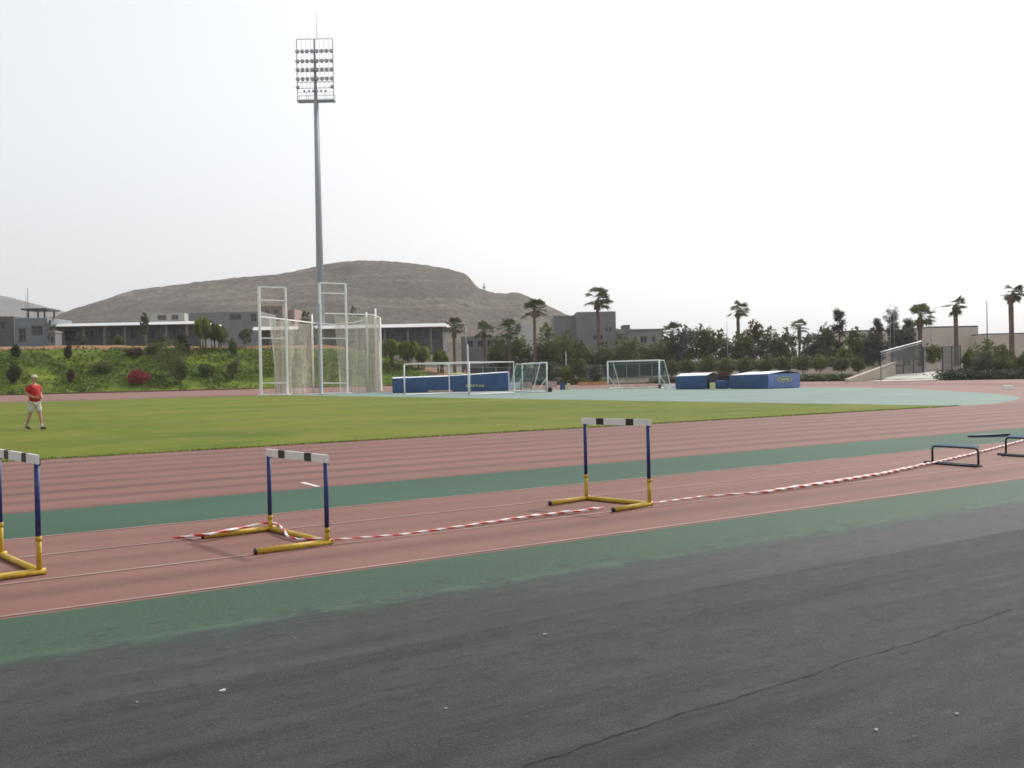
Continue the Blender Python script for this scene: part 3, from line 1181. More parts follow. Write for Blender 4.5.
# ------------------------------------------------------------------ floodlight mast
def mast():
    Y = 150.0
    base = ground(322, Y)
    mpx = Y / F
    t = thing('floodlight_mast', 'tall grey floodlight mast with a rack of round lamps behind the grass bank', 'floodlight mast', base, FACE)
    zt = zp(317, 101, Y) - base.z
    ztop = zp(317, 40, Y) - base.z
    b = MB()
    b.tube([(0, 0, -.5), (0, 0, zt * .5), (0, 0, zt)], [.56, .42, .30], 20)
    b.tube([(0, 0, zt), (0, 0, ztop)], [.24, .16], 14)
    b.build('column', MASTG, t, True)
    b = MB()
    b.tube([(0, 0, -.4), (0, 0, .7)], .75, 20)
    b.build('foot', CONC, t)
    w = 36 * mpx / 2
    b = MB()
    H = ztop - zt
    for s in (-1, 1):
        b.tube([(s * w, 0, zt), (s * w, 0, ztop)], .07, 6)
    for k in (.0, .2, .30, .47, .64, .80, 1.0):
        b.tube([(-w, 0, zt + H * k), (w, 0, zt + H * k)], .05, 6)
    for k in range(1, 8):
        x = -w + 2 * w * k / 8
        b.tube([(x, .06, zt + H * .2), (x, .06, ztop)], .022, 5)
    b.build('rack', GALV, t)
    b = MB()
    b.box((0, .5, zt + .0), (2 * w + .2, 1.5, .12))
    for s in (-1, 1):
        for yy in (-.25, 1.25):
            for k in range(5):
                x = -w + 2 * w * k / 4
                if s > 0:
                    b.tube([(x, yy, zt), (x, yy, zt + 1.1)], .03, 5)
        b.tube([(-w, -.25 if s < 0 else 1.25, zt + 1.1), (w, -.25 if s < 0 else 1.25, zt + 1.1)], .03, 5)
        b.tube([(-w, -.25 if s < 0 else 1.25, zt + .55), (w, -.25 if s < 0 else 1.25, zt + .55)], .025, 5)
    b.build('platform', GALV, t)
    b = MB()
    b.tube([(.35, 0, ztop), (.35, 0, ztop + 3.9)], [.05, .02], 6)
    b.build('lightning_rod', GALV, t)
    for k in (-.75, -.4, .25, .7):
        b = MB()
        b.tube([(k * w, 0, ztop), (k * w, 0, ztop + .9)], .02, 5)
        b.build('short_rod', GALV, t)
    b = MB()
    b.tube([(.62, -.1, 1), (.36, -.1, zt)], .05, 5)
    for k in range(60):
        z = 1 + (zt - 1) * k / 60
        b.box((.62 - .26 * k / 60, -.1, z), (.26, .03, .03))
    b.build('ladder', GALV, t)
    # lamp: bowl with a glass face tipped down at the field
    lb = MB()
    R = Matrix.Rotation(-.5, 3, 'X')
    prof = [(-.26, .05), (-.22, .15), (-.08, .25), (.10, .31), (.15, .32)]
    ringv = []
    n = 14
    for (d, r_) in prof:
        b0 = len(lb.v)
        for k in range(n):
            an = 2 * PI * k / n
            lb.v.append(tuple(R @ Vector((math.cos(an) * r_, -d, math.sin(an) * r_))))
        ringv.append(b0)
    for i in range(len(ringv) - 1):
        for k in range(n):
            k2 = (k + 1) % n
            lb.f.append((ringv[i] + k, ringv[i] + k2, ringv[i + 1] + k2, ringv[i + 1] + k))
            lb.m.append(0)
    lb.f.append(tuple(ringv[-1] + k for k in range(n)))
    lb.m.append(1)
    lb.f.append(tuple(ringv[0] + k for k in reversed(range(n))))
    lb.m.append(0)
    lb.box((0, .25, .2), (.12, .08, .06))
    first = lb.build('floodlight', [LAMPG, LAMPF], t)
    k = 0
    for row, fr in enumerate((.80, .64, .50, .35)):
        for c in range(8):
            o = first if k == 0 else first.copy()
            if k:
                COL.objects.link(o)
                o.parent = t
            o.location = (-w + w * 2 * (c + .25) / 7.5, -.38, zt + H * (fr + .0) - .15)
            o.rotation_euler = (0, 0, .06 * (c - 3.5))
            k += 1
    for c, x in enumerate((-1, -.62, -.35, -.12, .12, .35, .62, 1)):
        o = first.copy()
        COL.objects.link(o)
        o.parent = t
        big = abs(x) == 1
        o.scale = (.9,) * 3 if big else (.55,) * 3
        o.location = (x * w * .95, -.35, zt + H * (.2 if big else .14))


mast()


# ------------------------------------------------------------------ hammer cage
def cage():
    Y = 99.0
    m_ = Y / F
    c = plan(319.5, Y)
    t = thing('throwing_cage', 'tall white hammer cage with pale hanging nets in front of the bank', 'throwing cage', c, FACE)
    X = lambda px: (px - 318) * m_
    Z = lambda px, py: zp(px, py, Y)

    def post(px, top, y, r=.10, name='post'):
        b = MB()
        b.tube([(X(px), y, 0), (X(px), y, Z(px, top))], [r, r * .9], 10)
        b.build(name, WHITE, t, True)
    # two tall gate frames, hinged nearer the camera
    for (a, bpx, ta, rails, yy) in ((262, 286.5, 288, (288, 301), -1.0), (322, 346.5, 284, (284, 294), -1.0)):
        b = MB()
        b.tube([(X(a), yy, 0.1), (X(a), yy, Z(a, ta))], .13, 10)
        b.tube([(X(bpx), yy + .8, 0.1), (X(bpx), yy + .8, Z(bpx, ta))], .10, 10)
        for q in rails:
            b.tube([(X(a), yy, Z(a, q)), (X(bpx), yy + .8, Z(bpx, q))], .06, 8)
        for q in (338.5, 383):
            b.tube([(X(a), yy, Z(a, q)), (X(bpx), yy + .8, Z(bpx, q))], .045, 8)
        b.box((X(a) + 1.2, yy + .4, .05), (X(bpx) - X(a) + .6, 1.3, .10))
        b.build('gate_frame', WHITE, t)
    b = MB()
    b.tube([(X(262.6), -1.15, 0), (X(262.6), -1.15, Z(262, 318))], .13, 10)
    b.build('post', WHITE, t)
    for px, tp_, yy in ((301.5, 311, 5.2), (363.5, 311, 2.0), (370, 306, 4.0), (376, 316, 3.0)):
        post(px, tp_, yy)
    b = MB()
    b.tube([(X(321), -1.2, 0), (X(321), -1.2, Z(321, 305))], .11, 10)
    b.build('post', GALV, t)
    # cables carrying the nets
    top = [(X(264), -1, Z(264, 317.5)), (X(283), 1.5, Z(283, 319)), (X(301), 5, Z(301, 320)), (X(322), 6, Z(322, 321.5)), (X(345), 5, Z(345, 320)), (X(363), 2, Z(363, 318.5))]
    b = MB()
    b.tube(top, .07, 6)
    b.tube([(X(327), -1, Z(327, 314)), (X(370), 2, Z(370, 313.5)), (X(376), 3, Z(376, 316))], .055, 6)
    b.build('net_cable', WHITE, t)
    # nets hang in pleats between the cables and the ground
    rn = random.Random(3)

    def curtain(path_top, path_bot, nz=14, sub=10, pleat=.22):
        b = MB()
        n = (len(path_top) - 1) * sub + 1
        g = []
        for j in range(nz + 1):
            f = j / nz
            for i in range(n):
                k, u = divmod(i, sub)
                k2 = min(k + 1, len(path_top) - 1)
                pt = Vector(path_top[k]).lerp(Vector(path_top[k2]), u / sub)
                pb_ = Vector(path_bot[k]).lerp(Vector(path_bot[k2]), u / sub)
                sag = -.12 * math.sin(PI * u / sub) * (1 - f) * 2
                p = pt.lerp(pb_, f)
                p.z += sag
                ph = i * 1.7 + 2 * noise.noise(Vector((i * .2, f * 2, 1)))
                p.y += pleat * math.sin(ph) * (.3 + f)
                p.x += pleat * .7 * math.cos(ph * .7) * (.2 + f)
                g.append(len(b.v))
                b.v.append(tuple(p))
        for j in range(nz):
            for i in range(n - 1):
                a = j * n + i
                b.f.append((a, a + 1, a + n + 1, a + n))
                b.m.append(0)
        return b
    G = lambda px, y: (X(px), y, .12)
    curtain([(X(270), -.6, Z(270, 318)), (X(283), 1.5, Z(283, 319)), (X(301), 5, Z(301, 320))], [G(275, -.2), G(284, 1.2), G(300, 4.6)]).build('net', NETW, t, True)
    curtain([(X(271), -.2, Z(270, 318)), (X(279), .6, Z(283, 319)), (X(286), 1.4, Z(286, 319))], [G(273, 0), G(279, .4), G(287, 1)]).build('net', NETW, t, True)
    curtain([(X(301), 5, Z(301, 320)), (X(322), 6, Z(322, 321.5)), (X(345), 5, Z(345, 320)), (X(363), 2, Z(363, 318.5))], [G(301, 4.8), G(322, 5.6), G(345, 4.6), G(363, 1.8)], pleat=.12).build('net', net_mat('cage_net_thin', (.55, .52, .45), .16), t, True)
    curtain([(X(335), -.6, Z(335, 314.5)), (X(352), .6, Z(352, 314)), (X(370), 2, Z(370, 313.5)), (X(376), 3, Z(376, 316))], [G(337, -.2), G(352, .5), G(369, 1.8), G(378, 2.8)]).build('net', NETW, t, True)
    curtain([(X(362), 1.5, Z(362, 314)), (X(370), 2.2, Z(370, 313.5)), (X(376), 3.2, Z(376, 316))], [G(362, 1.4), G(370, 1.9), G(376, 3)]).build('net', NETW, t, True)
    b = MB()
    b.tube([(X(320), 1.6, -.02), (X(320), 1.6, .03)], 3.0, 32)
    b.build('throwing_circle', CONC, t)


cage()


# ------------------------------------------------------------------ goals
def goal(L, R, h, depth, label, net=None, wheel=False, rear_h=None, r=.055, base=True):
    d = R - L
    w = d.length
    rz = math.atan2(d.y, d.x)
    t = thing('goal', label, 'goal', (L + R) / 2, rz, 'white football goals parked behind the pitch')
    for s in (-1, 1):
        b = MB()
        b.tube([(s * w / 2, 0, 0), (s * w / 2, 0, h)], r, 12)
        b.build('post', WHITE, t, True)
        rh = rear_h or h * .55
        b = MB()
        if rear_h:
            b.tube([(s * w / 2, 0, h), (s * w / 2, depth, h)], .035, 8)
            b.tube([(s * w / 2, depth, h), (s * w / 2, depth, 0)], .035, 8)
        else:
            b.tube([(s * w / 2, 0, h), (s * w / 2, depth * .45, h)], .03, 8)
            b.tube([(s * w / 2, depth * .45, h), (s * w / 2, depth, .08)], .03, 8)
            b.tube([(s * w / 2, 0, h * .5), (s * w / 2, depth * .7, .08)], .03, 8)
        b.tube([(s * w / 2, 0, .06), (s * w / 2, depth, .06)], .05, 8)
        b.build('side_frame', WHITE, t)
        if wheel and s == wheel:
            b = MB()
            b.tube([(s * w / 2 + .1, -.28, .20), (s * w / 2 + .22, -.28, .20)], .20, 16)
            b.build('wheel', BLACK, t)
    b = MB()
    b.tube([(-w / 2, 0, h), (w / 2, 0, h)], r, 12)
    b.build('goal_crossbar', WHITE, t, True)
    b = MB()
    b.tube([(-w / 2, depth, .07), (w / 2, depth, .07)], .055, 8)
    if rear_h:
        b.tube([(-w / 2, depth, h), (w / 2, depth, h)], .03, 8)
    b.build('ground_bar', WHITE, t)
    if net:
        b = MB()
        n = 16
        pr = [(0, h), (depth * .45, h * .98), (depth * .8, h * .55), (depth, .1)]
        g = []
        for i in range(n + 1):
            x = -w / 2 + w * i / n
            for (y, z) in pr:
                b.v.append((x, y + .15 * math.sin(i * 2.1), z - .12 * abs(math.sin(i * PI / 4)) * (1 if 0 < y < depth else 0)))
        k = len(pr)
        for i in range(n):
            for j in range(k - 1):
                a = i * k + j
                b.f.append((a, a + k, a + k + 1, a + 1))
                b.m.append(0)
        for s in (0, n):
            b.f.append((s * k, s * k + 1, s * k + 2, s * k + 3))
            b.m.append(0)
            b.face([(-w / 2 if s == 0 else w / 2, 0, 0.05), (-w / 2 if s == 0 else w / 2, 0, h), (-w / 2 if s == 0 else w / 2, depth, .1)])
        b.build('goal_net', net, t)
    return t


gz = lambda px, Y: plan(px, Y)
goal(gz(404.5, 83), gz(469.5, 78), 2.50, 5.0, 'bare white goal frame standing in front of the long blue landing mats', None, False, 2.5, .058)
goal(gz(547, 84), gz(522.5, 92), 2.42, 1.2, 'narrow looking white goal seen at an angle, right of the long blue mats', NETG, -1, None, .06)
goal(gz(608, 94), gz(659.5, 91), 2.50, 2.2, 'white goal with a green net hanging, left of the twin blue mats', NETG, 1, None, .065)
b = MB()
p0 = gz(469, 75)
b.tube([(0, 0, 0), (0, 0, 2.6), (0, 0, 3.9)], [.06, .05, .03], 8)
o = b.build('marker_pole', WHITE, None, True)
o.location = gz(468.5, 79.5)
tag(o, 'slim white upright pole beside the bare goal frame', 'pole')


# ------------------------------------------------------------------ landing mats
def mat_block(px0, px1, yt0, yt1, Y0, Y1, deep_or_px, label, group, cols, emblem=None, slope=0, base_y=None):
    """front long edge from (px0,Y0) to (px1,Y1)"""
    L, R = plan(px0, Y0), plan(px1, Y1)
    d = R - L
    w = d.length
    rz = math.atan2(d.y, d.x)
    deep = deep_or_px
    if deep > 20:          # the far end corner stands on this line of sight
        e = Vector((-d.y, d.x, 0)).normalized()
        g = plan(deep_or_px, 1.0)
        # R + k e parallel to g
        deep = (R.y * g.x - R.x * g.y) / (e.x * g.y - e.y * g.x)
    h0, h1 = zp(px0, yt0, Y0), zp(px1, yt1, Y1)
    t = thing('landing_mat', label, 'landing mat', (L + R) / 2, rz, group)
    nx_, ny_ = 12, 8
    b = MB()
    for i in range(nx_ + 1):
        for j in range(ny_ + 1):
            x = -w / 2 + w * i / nx_
            y = deep * j / ny_
            h = h0 + (h1 - h0) * i / nx_
            b.v.append((x, y, h - .006 + slope * min(1, (j / ny_) / .6) * min(1, (1 - j / ny_) / .4 + .0) + .02 * noise.noise(Vector((x, y, 2)))))
    n = ny_ + 1
    for i in range(nx_):
        for j in range(ny_):
            a = i * n + j
            b.f.append((a, a + n, a + n + 1, a + 1))
            b.m.append(0)
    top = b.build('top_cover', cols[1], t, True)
    b = MB()
    def wall(p, q, ha, hb, mi=0, seg=10):
        p, q = Vector(p), Vector(q)
        nrm = Vector(((q - p).y, -(q - p).x, 0)).normalized()
        for k in range(seg):
            for zz in range(4):
                def pt(kk, zf):
                    f_ = kk / seg
                    v = p.lerp(q, f_)
                    bul = .03 * math.sin(PI * zf) + .02 * noise.noise(Vector((v.x * .9, v.y * .9, zf * 1.4 + 3)))
                    v = v + nrm * bul
                    return (v.x, v.y, .06 + (ha + (hb - ha) * f_ - .06) * zf)
                b.face([pt(k, zz / 4), pt(k + 1, zz / 4), pt(k + 1, (zz + 1) / 4), pt(k, (zz + 1) / 4)], mi)
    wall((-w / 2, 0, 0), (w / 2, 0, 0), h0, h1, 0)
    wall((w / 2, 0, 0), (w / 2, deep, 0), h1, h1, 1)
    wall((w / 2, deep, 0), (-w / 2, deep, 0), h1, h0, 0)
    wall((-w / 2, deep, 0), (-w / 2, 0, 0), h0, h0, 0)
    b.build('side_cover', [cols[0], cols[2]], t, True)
    b = MB()
    b.box((0, deep / 2, .035), (w - .1, deep - .1, .05))
    b.build('pallet', DARKM, t)
    if emblem:
        em = MB()
        fx0, fx1, fz0, fz1, face = emblem
        rn = random.Random(5)
        if face == 'front':
            x = fx0 * w
            while x < fx1 * w:      # worn, unreadable row of yellow print
                wd = rn.uniform(.14, .3)
                em.box((x + wd / 2, -.05, fz0 + .12 + rn.uniform(-.02, .02)), (wd, .012, rn.uniform(.16, .24)))
                x += wd + .07
        else:
            n = 28                  # oval yellow badge
            yc, zc = (fx0 + fx1) / 2 * deep, (fz0 + fz1) / 2
            ry, rz_ = (fx1 - fx0) / 2 * deep, (fz1 - fz0) / 2
            for k in range(n):
                a0, a1 = 2 * PI * k / n, 2 * PI * (k + 1) / n
                em.face([(w / 2 + .058, yc + math.cos(q) * ry * f_, zc + math.sin(q) * rz_ * f_) for q, f_ in ((a0, 1), (a1, 1), (a1, .78), (a0, .78))])
            em.box((w / 2 + .058, yc, zc), (.012, ry * 1.1, rz_ * .7))
        em.build('lettering', YELP, t)
    return t


G1 = 'blue foam landing mats'
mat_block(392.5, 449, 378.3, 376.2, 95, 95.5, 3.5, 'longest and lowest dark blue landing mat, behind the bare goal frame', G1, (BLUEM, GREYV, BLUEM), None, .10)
mat_block(449.1, 508, 376.0, 372.2, 95.5, 95.3, 3.5, 'blue landing mat with yellow lettering, right half of the long blue row', G1, (BLUEM, GREYV, BLUELIT), (-.22, .10, .42, .72, 'front'), .09)
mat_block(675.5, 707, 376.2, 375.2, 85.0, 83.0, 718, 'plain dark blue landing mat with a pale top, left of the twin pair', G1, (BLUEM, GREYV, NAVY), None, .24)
mat_block(729.5, 768, 375.2, 373.8, 82.0, 79.0, 800, 'blue landing mat with a sunlit blue end bearing a yellow emblem', G1, (BLUEM, GREYV, BLUELIT), (.25, .75, .45, .95, 'end'), .24)
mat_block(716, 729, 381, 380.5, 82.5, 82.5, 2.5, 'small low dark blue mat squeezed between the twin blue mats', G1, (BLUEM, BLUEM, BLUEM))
b = MB()
b.box((0, 0, .27), (.38, .4, .52), 0)
o = b.build('foam_block', CREAM, None, bevel=.04)
o.location, o.rotation_euler = plan(712.5, 81.5), (0, 0, FACE)
tag(o, 'pale yellow foam block leaning at the end of the plain dark blue mat', 'foam block')
b = MB()
b.box((0, 0, .08), (1.5, .9, .16))
o = b.build('foam_block', CREAM, None, bevel=.05)
q = plan(457, 97.5)
o.location, o.rotation_euler = (q.x, q.y, zp(457, 374.6, 97.5)), (0, 0, FACE)
tag(o, 'pale yellow foam slab lying on top of the long blue mats', 'foam block')
b = MB()
b.box((0, 0, .03), (.3, .3, .06))
b.tube([(0, 0, .06), (0, 0, .40)], [.11, .02], 12)
o = b.build('orange_cone', ORNG)
q = plan(465.5, 96)
o.location = (q.x, q.y, zp(465, 373.6, 96))
tag(o, 'small orange cone standing on the blue mats beside the yellow slab', 'cone')
b = MB()
b.box((0, 0, .1), (1.2, .7, .16), .2)
b.box((.1, 0, .24), (.9, .5, .13), -.1)
o = b.build('folded_cover', M('dark_red_cover', (.08, .02, .02), .7, .2), None, bevel=.03)
q = plan(722, 86)
o.location, o.rotation_euler = (q.x, q.y, zp(722, 375.5, 86)), (0, 0, FACE)
tag(o, 'dark red folded cover on a stack between the twin blue mats', 'folded cover')
b = MB()
b.box((0, 0, .42), (1.4, .9, .84), 0)
o = b.build('foam_stack', NAVY, None, bevel=.03)
q = plan(722, 86)
o.location, o.rotation_euler = (q.x, q.y, 0.01), (0, 0, FACE)
q2 = zp(722, 375.5, 86)
o.scale = (1, 1, q2 / .84)
tag(o, 'dark stack of foam behind the small low mat, carrying the red cover', 'foam stack')

# bits and pieces along the far edge of the green apron
def plank(px0, px1, Y, z, h, th, mat, name, label, cat, dz=0):
    L, R = plan(px0, Y), plan(px1, Y)
    t = (L + R) / 2
    b = MB()
    b.box((0, 0, h / 2), ((R - L).length, th, h))
    for k in (-.45, 0, .45):
        b.box((k * (R - L).length, 0, .03 - z), (.12, th * 1.3, .06))
    o = b.build(name, mat, None, bevel=.01)
    o.location = (t.x, t.y, z + land(t.x, t.y))
    o.rotation_euler = (0, 0, FACE)
    return tag(o, label, cat)


plank(578, 607, 99, .30, .34, .3, M('orange_beam', (.50, .27, .12), .6, .1), 'orange_beam', 'long orange beam on low feet left of the green netted goal', 'beam')
plank(661, 676, 92, .10, .22, .2, WHITE, 'white_beam', 'white beam lying between the green netted goal and the twin mats', 'beam')
plank(560, 565, 95, 0.0, .65, .5, BLUEM, 'equipment_box', 'small blue box right of the angled goal wheel', 'box')
plank(567, 570, 95, 0.0, .6, .5, CREAM, 'equipment_box', 'small cream box right of the small blue box', 'box')
plank(428, 452, 92.5, .06, .16, .3, M('tan_board', (.42, .33, .22), .7, .15), 'tan_beam', 'low tan board lying at the foot of the long blue mats', 'beam')
plank(1003, 1012, 62, 0.0, .22, .3, WHITE, 'white_marker', 'small white marker board on the red track at the tip of the pale green apron', 'marker')
for i, (px, mt_, lb) in enumerate(((515, WHITE, 'white barrier panel directly right of the blue mats'), (526, PINKP, 'pink barrier panel seen behind the posts of the angled goal'), (551, PINKP, 'pink barrier panel just right of the angled goal'))):
    L = ground(px, 98)
    t = thing('track_barrier', lb, 'barrier', L, FACE, 'low barrier panels behind the angled goal')
    b = MB()
    b.box((0, 0, .5), (1.1, .05, .55))
    b.build('panel', mt_, t, bevel=.01)
    b = MB()
    for s in (-1, 1):
        b.tube([(s * .5, 0, .02), (s * .5, 0, .85)], .025, 6)
        b.box((s * .5, 0, .03), (.06, .6, .05))
    b.build('stand', REDP, t)


# ------------------------------------------------------------------ vegetation
def leaf_cloud(lobes, n, size, seed, flat=.0, stretch=1.0):
    """leaf-sized faces spread through overlapping lobes, denser to the outside; lobes: (centre, radii)"""
    rn = random.Random(seed)
    b = MB()
    vols = [l[1][0] * l[1][1] * l[1][2] for l in lobes]
    tot = sum(vols)
    for (c, r), v in zip(lobes, vols):
        k = int(n * v / tot)
        clumps = []
        for q in range(max(5, k // 14)):
            d = Vector((rn.gauss(0, 1), rn.gauss(0, 1), rn.gauss(0, 1))).normalized() * (rn.random() ** .33)
            clumps.append(d)
        for _ in range(k):
            cl = rn.choice(clumps)
            d = cl + Vector((rn.gauss(0, 1), rn.gauss(0, 1), rn.gauss(0, 1))) * .13
            p = Vector(c) + Vector((d.x * r[0], d.y * r[1], d.z * r[2]))
            s = size * rn.uniform(.6, 1.3)
            nrm = Vector((rn.gauss(0, 1), rn.gauss(0, 1), rn.gauss(0, 1) * (1 - flat) + flat * 1.5)).normalized()
            a = nrm.orthogonal().normalized()
            bb = nrm.cross(a)
            an = rn.uniform(0, 2 * PI)
            u = a * math.cos(an) + bb * math.sin(an)
            w = nrm.cross(u)
            u, w = u * s * stretch, w * s * .55
            b.face([p - u * .5, p + w * .5, p + u * .5, p - w * .5])
    return b


def trunk_mesh(h, r, limbs, seed, lean=0.0):
    rn = random.Random(seed)
    b = MB()
    p = [(lean * f * f * h + .05 * h * noise.noise(Vector((f * 2, seed, 0))) * f, .04 * h * noise.noise(Vector((f * 2, seed, 5))) * f, -.3 + f * (h + .3)) for f in (0, .25, .5, .75, 1)]
    b.tube(p, [r * 1.25, r, r * .85, r * .7, r * .45], 8)
    for k in range(limbs):
        f = rn.uniform(.4, .95)
        i = min(3, int(f * 4))
        s = Vector(p[i]).lerp(Vector(p[i + 1]), f * 4 - i)
        an = rn.uniform(0, 2 * PI)
        e = s + Vector((math.cos(an), math.sin(an), rn.uniform(.5, 1.4))) * h * rn.uniform(.18, .34)
        mid = s.lerp(e, .5) + Vector((0, 0, -.03 * h))
        b.tube([s, mid, e], [r * .45, r * .3, r * .12], 6)
    return b


def bushy(name, label, cat, px, Y, ytop, wpx, mat, seed, group=None, n=None, size=.28, clear=.25, lobes=7, tall=1.0, dz=0, bark=None, ybase=None):
    base = ground(px, Y, dz)
    if ybase is not None:
        base.z = zp(px, ybase, Y)
    mpx = Y / F
    H = zp(px, ytop, Y) - base.z
    W = wpx * mpx / 2
    rn = random.Random(seed)
    t = thing(name, label, cat, base, rn.uniform(0, 6), group)
    trunk_mesh(H * (clear + .35), max(.05, H * .022), 5, seed).build('trunk', bark or BARK, t, True)
    lb = []
    zc = H * (1 + clear) / 2
    hc = H * (1 - clear) / 2
    lb.append(((0, 0, zc - hc * .1), (W * .75, W * .75, hc * .8)))
    for k in range(lobes):
        an = 2 * PI * k / lobes + rn.uniform(-.4, .4)
        rr = W * rn.uniform(.35, .62)
        zz = zc + hc * rn.uniform(-.5, .62)
        sr = W * rn.uniform(.3, .5)
        lb.append(((math.cos(an) * rr, math.sin(an) * rr, zz), (sr, sr, min(hc * .5, sr * 1.1) * tall)))
    lb.append(((rn.uniform(-.2, .2) * W, 0, H - hc * .28), (W * .36, W * .36, hc * .32)))
    leaf_cloud(lb, n or int(900 + W * H * 190), size, seed).build('crown', mat, t)
    return t


def feathery(label, px, Y, ytop, wpx, mat, seed, group=None, name='casuarina_tree'):
    """upright wispy tree: drooping needle sprays on rising boughs"""
    base = ground(px, Y)
    mpx = Y / F
    H = zp(px, ytop, Y) - base.z
    W = wpx * mpx / 2
    rn = random.Random(seed)
    t = thing(name, label, 'tree', base, rn.uniform(0, 6), group)
    b = MB()
    b.tube([(0, 0, -.3), (.1, 0, H * .5), (.0, .1, H * .97)], [H * .022, H * .015, .02], 8)
    lf = MB()
    for k in range(34):
        f = rn.uniform(.08, .97)
        an = rn.uniform(0, 2 * PI)
        L = W * (1.05 - .55 * f) * rn.uniform(.6, 1.1)
        s = Vector((.08, .04, H * f))
        e = s + Vector((math.cos(an) * L, math.sin(an) * L, L * rn.uniform(.3, 1.0)))
        if e.z > H:
            e.z = H
        b.tube([s, e], [.05, .012], 5)
        for q in range(60):
            u = rn.uniform(.25, 1.05)
            p = s.lerp(e, u) + Vector((rn.gauss(0, .16), rn.gauss(0, .16), rn.gauss(0, .18)))
            d = Vector((rn.gauss(0, .5) + .4, rn.gauss(0, .5), rn.uniform(-1, .5))).normalized() * rn.uniform(.3, .55)
            w = d.orthogonal().normalized() * .05
            lf.face([p - w, p + w, p + d + w * .3, p + d - w * .3])
    b.build('trunk', BARK, t, True)
    lf.build('crown', mat, t)
    return t


WIND = Vector((sa, -ca, 0))     # fronds are blown to the right


def palm(label, px, Y, ytop, wpx, seed, group='fan palms', skirt=.25, wind=.5, ybase=None, nfr=27, stout=1.0):
    base = ground(px, Y)
    if ybase is not None:
        base.z = min(base.z, zp(px, ybase, Y)) if False else base.z
    mpx = Y / F
    R = wpx * mpx / 2 * 1.32
    H = zp(px, ytop, Y) - base.z - R * .72
    rn = random.Random(seed)
    t = thing('fan_palm', label, 'palm tree', base, 0, group)
    b = MB()
    lean = Vector((rn.uniform(-.2, .2), rn.uniform(-.2, .2), 0))
    tp_ = [lean * (f * f) + Vector((0, 0, -.4 + (H + .4) * f)) for f in (0, .1, .35, .6, .8, 1)]
    r = (.23 if H > 5 else .20) * stout
    b.tube(tp_, [r * 1.5, r * 1.1, r * .9, r * .85, r * .9, r * .75], 10)
    b.build('trunk', PALMB, t, True)
    c = tp_[-1]
    # skirt of hanging dead leaves
    b = MB()
    for k in range(46):
        an = rn.uniform(0, 2 * PI)
        z = rn.uniform(0, 1) * skirt * R * 1.3
        p = c + Vector((math.cos(an) * r * .8, math.sin(an) * r * .8, -z + .1))
        d = Vector((math.cos(an) * .3, math.sin(an) * .3, -1)).normalized() * R * rn.uniform(.2, .34)
        w = Vector((-math.sin(an), math.cos(an), 0)) * R * .09
        b.face([p - w * .4, p + w * .4, p + d + w, p + d - w])
    b.build('leaf_skirt', SKIRT, t)
    b = MB()
    for k in range(nfr):
        an = 2 * PI * k / nfr * 2.4 + rn.uniform(-.3, .3)
        el = rn.uniform(-.6, 1.4)
        d = Vector((math.cos(an) * math.cos(el), math.sin(an) * math.cos(el), math.sin(el)))
        d = (d + WIND * wind * rn.uniform(.4, 1.1)).normalized()
        L = R * rn.uniform(.38, .64)
        e = c + d * L
        b.tube([c + d * .1, c + d * L * .6 + Vector((0, 0, .03)), e], [.03, .022, .018], 4)
        sidev = d.cross(Vector((0, 0, 1)))
        sidev = sidev.normalized() if sidev.length > .1 else Vector((1, 0, 0))
        nrm = sidev.cross(d).normalized()
        fan = R * rn.uniform(.42, .56)
        nl = 11
        for q in range(nl):
            th = (q / (nl - 1) - .5) * 2.9
            v = (d * math.cos(th) + sidev * math.sin(th))
            v = (v + WIND * wind * .25 - Vector((0, 0, .10))).normalized()
            w = v.cross(nrm).normalized() * fan * .085
            l_ = fan * rn.uniform(.75, 1.05)
            m1 = e + v * l_ * .55
            m2 = e + v * l_ - Vector((0, 0, l_ * rn.uniform(.1, .4)))
            b.face([e, m1 + w, m2, m1 - w])
    b.build('fronds', LF_PALM, t)
    return t


palm('tall fan palm in front of the grey building, thin trunk', 600, 150, 287.5, 27, 1, skirt=.3, wind=.75, stout=1.2)
palm('fan palm with a wide round crown in front of the end of the hill', 535.5, 142, 299, 24, 2, wind=.15, skirt=.15)
palm('fan palm rising alone above the hedge of trees, behind the twin blue mats', 739.5, 158, 301, 21, 3, wind=.8, stout=1.25)
palm('leftmost of the three palms by the gate, with a broad crown and red trunk', 920.5, 134, 305, 25, 4, skirt=.35, wind=.6, stout=1.3)
palm('middle of the three palms by the gate, slim windswept crown', 957, 130, 296.5, 19, 5, wind=1.0, skirt=.3, stout=1.3)
palm('tallest palm at the right edge of the photo, blown to the right', 1012.5, 122, 283.5, 23, 6, wind=1.15, skirt=.3, stout=1.4)
palm('low fan palm with a brown skirt beside the end of the long white roof', 455, 138, 318, 20, 7, wind=.1, skirt=.5)
palm('small dark fan palm right of the brown skirted palm', 486, 142, 322, 20, 8, wind=.1)
palm('small dark fan palm just left of the wide crowned palm', 510, 146, 320, 22, 9, wind=.1)
palm('rusty crowned fan palm peeping over the middle of the hedge of trees', 800, 160, 320, 17, 10, wind=.2, skirt=.5)
palm('short palm at the left end of the hedge of trees', 673, 150, 323, 20, 11, wind=.2)

